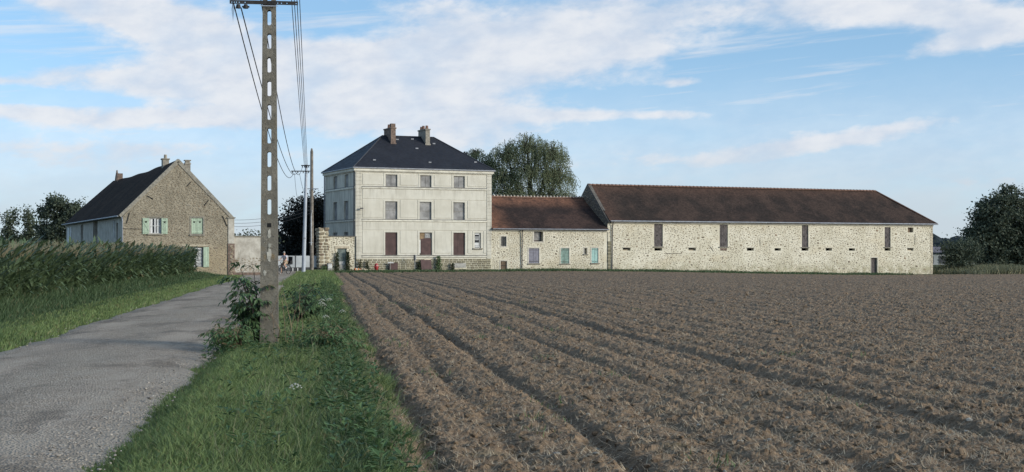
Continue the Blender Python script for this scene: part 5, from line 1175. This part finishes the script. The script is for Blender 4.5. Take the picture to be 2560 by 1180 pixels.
# ================================================================== PLANTS BY THE POLE
def elder(label, base, stems, seed, hgt, spread, dirx, name='elder_shrub', m='elder', lsz=.12):
    rng = np.random.default_rng(seed); rr_ = random.Random(seed); x, y = base; z0 = float(gzv(np.array([x]), np.array([y]))[0])-.05
    t = thing(name, label, 'shrub', (x, y, z0)); sb = MB(); P_, D_, N_, L_ = [], [], [], []
    for s in range(stems):
        h_ = hgt*rr_.uniform(.35, 1); a = rr_.random()*6.28; ox, oy = spread*rr_.uniform(.05, 1.15)*(1.15-.6*h_/hgt)*dirx+.10*math.cos(a), .30*math.sin(a)
        p = [Vector((.05*math.cos(a), .05*math.sin(a), 0)), Vector((ox*.3+rr_.uniform(-.05, .05), oy*.5, h_*.6)), Vector((ox, oy, h_))]; sb.tube(p, [.014, .010, .004], 5)
        for k in range(6):
            f = rr_.uniform(.35, 1) if k else 1; q = p[0].lerp(p[1], min(1, f*2)) if f < .5 else p[1].lerp(p[2], f*2-1)
            an = rr_.random()*6.28; dr = Vector((math.cos(an)+.35*dirx, math.sin(an)-.25, rr_.uniform(.1, 1.0))).normalized(); ln = rr_.uniform(.10, .24)
            e = q+dr*ln; dr2 = (dr+Vector((0, 0, -.8))).normalized(); e2 = e+dr2*ln*.7; sb.tube([q, e, e2], [.004, .003, .0015], 3, cap=False); side = dr.cross(Vector((0, 0, 1))).normalized()
            for j in range(7):
                if j == 6: bp, dd = e2, dr2+Vector((0, 0, -.5))
                else: bp = e.lerp(e2, .3*(j//2)) if j > 1 else q.lerp(e, .75); dd = side*(1 if j % 2 else -1)*rr_.uniform(.5, 1)+dr2*rr_.uniform(.4, .9)+Vector((rr_.uniform(-.3, .3), rr_.uniform(-.3, .3), rr_.uniform(-.7, .1)))
                dd.normalize(); P_.append(bp[:]); D_.append(dd[:]); N_.append((Vector((rr_.uniform(-.5, .5), rr_.uniform(-.6, .2), 1))-dd*dd.z).normalized()[:]); L_.append(rr_.uniform(.7, 1.3)*lsz)
    L_ = np.array(L_); v, f = leaf_mesh(np.array(P_), np.array(D_), np.array(N_), L_, L_*.20)
    sb.build('stem', 'dry_stem' if m != 'elder' else 'bark', t); big('foliage', v, f, m, t); return t
elder('dark leafy elder shrub growing out on the lane side of the concrete pole', (-4.22, 23.3), 20, 3, 1.4, .36, -1)
elder('elder shoots behind the concrete pole on the field side', (-4.75, 30.5), 16, 5, .85, .7, 1)
elder('leafy elder sprig in front of the slim grey pole', (-5.5, 36.0), 12, 8, .75, .6, 1)
elder('low leafy nettle clump at the foot of the concrete pole', (-4.4, 22.7), 18, 11, .45, .4, -1, 'nettle_clump', 'weed', .085)
elder('spreading green weed clump in the verge on the field side of the pole', (-3.0, 21.8), 22, 13, .42, .5, 1, 'nettle_clump', 'weed', .085)
def dry_stems():
    t = thing('dry_weed', 'dry brown weed stalks leaning against the field side of the pole', 'dry weed', (-3.75, 22.9, float(gzv(np.array([-3.75]), np.array([22.9]))[0]))); r = random.Random(5)
    for k in range(8):
        a, b = r.uniform(-.12, .3), r.uniform(-.2, .25); h_ = r.uniform(.45, 1.25)
        p = [Vector((a, b, -.05)), Vector((a+r.uniform(-.1, .12), b, h_*.5)), Vector((a+r.uniform(-.2, .22), b+r.uniform(-.1, .1), h_))]; mb = MB().tube(p, [.006, .005, .002], 4)
        for j in range(4): f = r.uniform(.4, 1); q = p[1].lerp(p[2], f*.9); mb.tube([q, q+Vector((r.uniform(-.14, .14), r.uniform(-.1, .1), r.uniform(.02, .14)))], [.003, .001], 3)
        mb.build('stalk', 'dry_stem', t)
dry_stems()
def umbel(x, y, h_, k, label):
    r = random.Random(k); z0 = float(gzv(np.array([x]), np.array([y]))[0])-.03; t = thing('wild_carrot', label, 'wildflower', (x, y, z0), 0, 'white umbels on the verge'); st = MB(); top = Vector((r.uniform(-.06, .1), 0, h_)); st.tube([(0, 0, 0), (.02, 0, h_*.5), top], [.006, .005, .003], 4); fl = MB()
    for j in range(16):
        a = j*2.4; q = top+Vector((math.cos(a), math.sin(a), 0))*(.065*math.sqrt(j/16))+Vector((0, 0, .07-.045*j/16)); st.tube([top, q], .0016, 3)
        fl.add([q+Vector((.009*math.cos(b), .009*math.sin(b), .004*(i % 2))) for i, b in enumerate(np.linspace(0, 6.283, 7)[:-1])]+[q+Vector((0, 0, -.008))], [(0, 1, 2, 3, 4, 5)]+[(6, (i+1) % 6, i) for i in range(6)])
    st.build('stem', 'weed', t); fl.build('flower_head', 'umbel_white', t)
for k, (y, l, h_) in enumerate(((25.5, -.05, .62), (26.2, .1, .55), (25.0, .3, .5), (27.5, .2, .6), (24.4, .12, .45), (29, .0, .55), (13.2, -.30, .3), (33, .15, .5))): umbel(l+ROAD*y, y, h_, k, 'white flowering umbel standing in the verge grass beyond the pole' if y > 20 else 'small white flower head low in the near verge grass')

# ================================================================== SMALL THINGS AT THE HOUSE
def at(tx, d_): p = P(tx, d_); return (p[0], p[1], gzf(p[0], p[1])-.02)
h_ = thing('fire_hydrant', 'red pillar fire hydrant standing in front of the cream house', 'hydrant', at(1.75, -.8), TH)
MB().tube([(0, 0, -.1), (0, 0, .62), (0, 0, .72), (0, 0, .77)], [.17, .17, .13, .03], 12).build('body', 'red_paint', h_, True); MB().tube([(0, 0, -.1), (0, 0, .06)], .2, 12).build('base', 'red_paint', h_)
for s in (-1, 1): MB().tube([(s*.15, -.03, .42), (s*.24, -.05, .42)], .06, 8).build('outlet', 'red_paint', h_)
MB().tube([(0, -.14, .55), (0, -.19, .55)], .04, 8).build('cap', 'white_paint', h_)
h_ = thing('brown_hatch', 'brown board with a white top rail standing on the lawn by the hydrant', 'board', at(3.55, -.35), TH)
MB().bbox(-.40, 0, -.1, .46, .06, .80, .01).build('panel', 'sheet_brown', h_); MB().box(-.55, -.05, .76, .02, -.005, .86).build('rail', 'white_paint', h_); MB().box(-.33, -.05, -.1, -.29, -.002, .757).build('post', 'cement', h_)
h_ = thing('leaning_sheet', 'square brown steel sheet leaning against the plinth below the middle door', 'steel sheet', at(6.88, -.42), TH)
M_ = Matrix.Rotation(R(-12), 4, 'X') @ Matrix.Rotation(R(-1.5), 4, 'Y'); MB().box(-.52, 0, -.02, .52, .02, 1.12, M=M_).build('sheet', 'sheet_brown', h_); MB().box(-.14, -.012, 1.08, .5, -.002, 1.14, M=M_).build('edge_strip', 'pale_plastic', h_)
h_ = thing('small_sign', 'small dark sign plate on a thin post in front of the plinth', 'sign', at(5.5, -.9), TH)
MB().tube([(0, 0, -.1), (0, 0, 1.5)], .022, 6).build('post', 'zinc', h_); MB().box(-.15, -.04, .98, .10, -.024, 1.54).build('plate', 'slab_dark', h_); MB().box(.06, -.046, .98, .10, -.041, 1.54).build('stripe', 'white_paint', h_)
h_ = thing('striped_roll', 'pale orange-striped bundle lying in the grass by the house corner', 'bundle', at(.25, -.9), TH)
for k in range(9): MB().tube([(-.65+.14*k, .02*math.sin(k*1.7), .16-.008*k+.03*math.sin(k*1.3)), (-.65+.14*(k+1)-.004, .02*math.sin((k+1)*1.7), .16-.008*(k+1)+.03*math.sin((k+1)*1.3))], [.15+.012*(k % 3), .16-.01*(k % 2)], 9).build('band', 'orange_paint' if k % 2 == 0 and k < 6 else 'pale_plastic', h_)
def ivy(label, tx, d_, w_, hgt, n, seed, m='ivy', bare=False, name='creeper'):
    rng = np.random.default_rng(seed); t = thing(name, label, 'creeper', at(tx, d_), TH); sb = MB(); r = random.Random(seed)
    for k in range(5):
        a = r.uniform(-w_*.3, w_*.3); sb.tube([(a*.4, 0, -.1), (a, -.04, hgt*.4), (a*1.2+r.uniform(-.1, .1), -.03, hgt*r.uniform(.7, 1))], [.025, .018, .008], 5)
    sb.build('stem', 'bark', t); q = rng.random(n); wz = w_*(.28+.5*(1-q)**1.2)*.5 if not bare else w_*.35
    P0 = np.stack([rng.normal(0, 1, n)*wz, rng.normal(-.06, .06, n), q*hgt], -1); D = unit(rng.normal(size=(n, 3))+np.array((0, -.5, -.4))); N = unit(np.cross(D, rng.normal(size=(n, 3)))); ln = rng.uniform(.07, .17, n); v, f = leaf_mesh(P0, D, N, ln, ln*.32); big('foliage', v, f, m, t)
ivy('dark creeper climbing the pillar side of the small grey-green door', -1.82, -.1, .42, 1.75, 420, 1)
ivy('dark creeper climbing the house side of the small grey-green door', -.80, -.1, .42, 1.85, 480, 2)
ivy('tall green plant growing up the plinth right of the leaning steel sheet', 8.1, -.25, .5, 1.45, 420, 3, 'weed')
ivy('small dark plant left of the grey cement patch on the plinth', 9.55, -.22, .35, .75, 200, 4)
ivy('thin dark plant beside the leaning steel sheet', 6.15, -.2, .3, .95, 160, 5)
ivy('thin dark stems at the corner of the cream house', .35, -.2, .3, 1.0, 120, 6)
ivy('thin dark stems between the house corner and the hydrant', 1.05, -.2, .3, 1.0, 140, 7)
ivy('leafy weed at the foot of the letter box', -3.05, -.5, .5, .55, 220, 8, 'weed', True)

# ================================================================== CYCLIST
def skin_body(name, joints, edges, m, parent, sub=2):
    me = bpy.data.meshes.new(name); names = list(joints); ix = {k: i for i, k in enumerate(names)}
    me.from_pydata([joints[k][:3] for k in names], [(ix[a], ix[b]) for a, b in edges], []); me.materials.append(MATS[m])
    o = bpy.data.objects.new(name, me); C.objects.link(o); o.parent = parent
    md = o.modifiers.new('skin', 'SKIN'); md.use_smooth_shade = True
    if not me.skin_vertices: me.skin_vertices.new() if hasattr(me.skin_vertices, 'new') else None
    if not me.skin_vertices:
        import bmesh
        bm = bmesh.new(); bm.from_mesh(me); bm.verts.layers.skin.verify(); bm.to_mesh(me); bm.free()
    for i, k in enumerate(names):
        sv_ = me.skin_vertices[0].data[i]; rd = joints[k][3]; sv_.radius = rd if isinstance(rd, tuple) else (rd, rd); sv_.use_root = i == 0
    s = o.modifiers.new('sub', 'SUBSURF'); s.levels = sub; s.render_levels = sub
    return o
def cyclist():
    bx, by = -18.05, 111.0; z0 = gzf(bx, by)+.0; rz = R(-116)      # local +x is the way the bicycle points
    b = thing('bicycle', 'dark bicycle stopped on the lane in front of the gate', 'bicycle', (bx, by, z0), rz)
    for x in (-.55, .55):
        w_ = thing('wheel', '', None, (0, 0, 0)); w_.parent = b; del w_['label']; pts = [(x+.34*math.cos(a), 0, .35+.34*math.sin(a)) for a in np.linspace(0, 2*math.pi, 25)]
        ty = MB(); n = 24; vs = []; 
        for i in range(n):
            a = 2*math.pi*i/n
            for k in range(5): q = 2*math.pi*k/5; rr_ = .335+.024*math.cos(q); vs.append((x+rr_*math.cos(a), .024*math.sin(q), .36+rr_*math.sin(a)))
        ty.add(vs, [(i*5+k, ((i+1) % n)*5+k, ((i+1) % n)*5+(k+1) % 5, i*5+(k+1) % 5) for i in range(n) for k in range(5)]); ty.build('tyre', 'tyre', w_, True)
        sp = MB(); 
        for k in range(12): a = 2*math.pi*k/12; sp.tube([(x, 0, .36), (x+.31*math.cos(a), 0, .36+.31*math.sin(a))], .003, 3)
        sp.tube([(x, -.05, .36), (x, .05, .36)], .03, 8); sp.build('spokes', 'zinc', w_)
        fd = MB(); fd.tube([(x+.40*math.cos(a), 0, .36+.40*math.sin(a)) for a in np.linspace(.3, 2.7, 9)], .022, 5); fd.build('mudguard', 'dark_metal', w_)
    fm_ = MB()
    for p, q, r in (((.42, 0, .95), (.55, 0, .36), .02), ((.40, 0, .82), (-.02, 0, .42), .028), ((.38, 0, .9), (-.1, 0, .55), .022), ((-.02, 0, .30), (-.18, 0, .92), .02), ((-.02, 0, .30), (-.55, 0, .36), .014), ((-.15, 0, .75), (-.55, 0, .36), .012)): fm_.tube([p, q], r, 6)
    fm_.build('frame', 'black_cloth', b); MB().box(-.32, -.09, .90, -.06, .09, .97).build('saddle', 'black_cloth', b)
    hb = MB(); hb.tube([(.42, 0, .95), (.38, 0, 1.08)], .016, 6); hb.tube([(.24, -.33, 1.10), (.36, -.2, 1.12), (.38, 0, 1.08), (.36, .2, 1.12), (.24, .33, 1.10)], .014, 6); hb.build('handlebar', 'dark_metal', b)
    mr_ = MB(); mr_.tube([(.28, -.33, 1.10), (.33, -.40, 1.22)], .008, 5); mr_.tube([(.335, -.40, 1.25), (.32, -.40, 1.25)], .07, 10); mr_.build('mirror', 'dark_metal', b)
    MB().tube([(.47, 0, .98), (.52, 0, .97)], [.05, .06], 8).build('headlight', 'white_paint', b)
    cr = MB(); cr.tube([(-.02, -.10, .30), (-.02, .10, .30)], .03, 8); cr.tube([(-.02, -.10, .30), (.06, -.11, .14)], .012, 5); cr.tube([(-.02, .10, .30), (-.10, .11, .46)], .012, 5); cr.build('crank', 'zinc', b)
    for y, x, z in ((-.16, .06, .14), (.16, -.10, .46)): MB().box(x-.05, y-.05, z-.015, x+.05, y+.05, z+.015).build('pedal', 'black_cloth', b)
    rk = MB(); rk.box(-.85, -.08, .76, -.35, .08, .79); rk.tube([(-.62, .07, .77), (-.55, .05, .36)], .008, 5); rk.tube([(-.62, -.07, .77), (-.55, -.05, .36)], .008, 5); rk.build('rack', 'dark_metal', b)
    bag = thing('rear_seat', 'tall black child seat on the rear rack of the bicycle', 'bicycle seat', (bx, by, z0), rz)
    MB().bbox(-.82, -.17, .80, -.42, .17, .90, .03).build('cushion', 'black_cloth', bag); mb = MB(); mb.box(-.88, -.18, .80, -.80, .18, 1.42); mb.box(-.86, -.20, .82, -.55, -.165, 1.1); mb.box(-.86, .165, .82, -.55, .20, 1.1); mb.build('backrest', 'black_cloth', bag)
    # rider: hips on the saddle, one foot on the ground, hands on the bar
    p = thing('person', 'person in a pale shirt, beige shorts and sunglasses sitting on the bicycle', 'person', (bx, by, z0), rz)
    J = dict(pel=(-.14, 0, 1.02, (.15, .12)), sp=(-.08, 0, 1.22, (.14, .10)), ch=(-.02, 0, 1.42, (.16, .11)), nk=(.02, 0, 1.54, .055), hd0=(.035, 0, 1.62, .075), hd=(.045, 0, 1.70, (.085, .095)), ht=(.04, 0, 1.77, .07))
    E_ = [('pel', 'sp'), ('sp', 'ch'), ('ch', 'nk'), ('nk', 'hd0'), ('hd0', 'hd'), ('hd', 'ht')]
    foot = {-1: ((.17, .80), (.02, .40), (-.03, .08)), 1: ((.22, .88), (.02, .66), (-.08, .52))}
    for s, k in ((-1, 'r'), (1, 'l')):
        J['sh'+k] = (-.01, s*.18, 1.46, .06); J['el'+k] = (.10, s*.27, 1.24, .042); J['wr'+k] = (.25, s*.30, 1.13, .03); J['ha'+k] = (.30, s*.31, 1.115, .036)
        J['fi'+k] = (.335, s*.31, 1.10, .022); J['th'+k] = (.30, s*.27, 1.125, .014)
        E_ += [('ch', 'sh'+k), ('sh'+k, 'el'+k), ('el'+k, 'wr'+k), ('wr'+k, 'ha'+k), ('ha'+k, 'fi'+k), ('ha'+k, 'th'+k)]
        if s < 0: kn, an_, to = (.20, -.20, .60, .06), (.02, -.24, .12, .04), (.16, -.25, .05, .035)
        else: kn, an_, to = (.24, .15, .78, .06), (-.08, .15, .56, .04), (.06, .16, .50, .035)
        J['hp'+k] = (-.08, s*.09, .98, .095); J['kn'+k] = kn; J['an'+k] = an_; J['to'+k] = to
        E_ += [('pel', 'hp'+k), ('hp'+k, 'kn'+k), ('kn'+k, 'an'+k), ('an'+k, 'to'+k)]
    skin_body('body', J, E_, 'skin', p)
    g = lambda k, r: (*J[k][:3], r)
    JS = dict(pel=g('pel', (.17, .14)), sp=g('sp', (.16, .12)), ch=g('ch', (.18, .13)), nk=(.02, 0, 1.52, .07)); ES = [('pel', 'sp'), ('sp', 'ch'), ('ch', 'nk')]
    for k in 'rl':
        JS['sh'+k] = g('sh'+k, .078); e = J['el'+k]; s0 = J['sh'+k]; JS['em'+k] = tuple(s0[i]*.35+e[i]*.65 for i in range(3))+(.07,); ES += [('ch', 'sh'+k), ('sh'+k, 'em'+k)]
    skin_body('shirt', JS, ES, 'shirt', p)
    JT = dict(pel=g('pel', (.165, .135))); ET = []
    for k in 'rl':
        JT['hp'+k] = g('hp'+k, .115); a, c = J['hp'+k], J['kn'+k]; JT['m'+k] = tuple(a[i]*.15+c[i]*.85 for i in range(3))+(.088,); ET += [('pel', 'hp'+k), ('hp'+k, 'm'+k)]
    skin_body('shorts', JT, ET, 'shorts', p)
    for k in 'rl':
        a, c = J['an'+k], J['to'+k]; skin_body('shoe', dict(a=(a[0]-.03, a[1], a[2]-.04, .045), b=((a[0]+c[0])/2, c[1], (a[2]+c[2])/2-.02, .048), c=(c[0]+.04, c[1], c[2]-.01, .035)), [('a', 'b'), ('b', 'c')], 'white_paint', p, 1)
    hr = MB(); n = 12; vs = []
    for j in range(5):
        ph = math.pi/2*j/4
        for i in range(n): a = 2*math.pi*i/n; vs.append((.035+.105*math.cos(ph)*math.cos(a), .095*math.cos(ph)*math.sin(a), 1.72+.13*math.sin(ph)))
    hr.add(vs, [(j*n+i, j*n+(i+1) % n, (j+1)*n+(i+1) % n, (j+1)*n+i) for j in range(4) for i in range(n)]); hr.build('cap', 'board_grey', p, True); MB().box(.11, -.075, 1.725, .20, .075, 1.74).build('peak', 'board_grey', p)
    sg = MB(); sg.box(.128, -.075, 1.675, .145, -.012, 1.71); sg.box(.128, .012, 1.675, .145, .075, 1.71); sg.box(.132, -.012, 1.695, .142, .012, 1.703); sg.build('sunglasses', 'glass_dark', p)
    ns = MB(); ns.add([(.13, -.012, 1.685), (.13, .012, 1.685), (.165, 0, 1.655), (.13, 0, 1.648)], [(0, 2, 1), (0, 3, 2), (1, 2, 3)]); ns.build('nose', 'skin', p); MB().box(.118, -.022, 1.622, .128, .022, 1.632).build('mouth', 'clay_pot', p)
    for s in (-1, 1): MB().tube([(.03, s*.088, 1.66), (.03, s*.10, 1.70)], [.018, .022], 6).build('ear', 'skin', p)
cyclist()
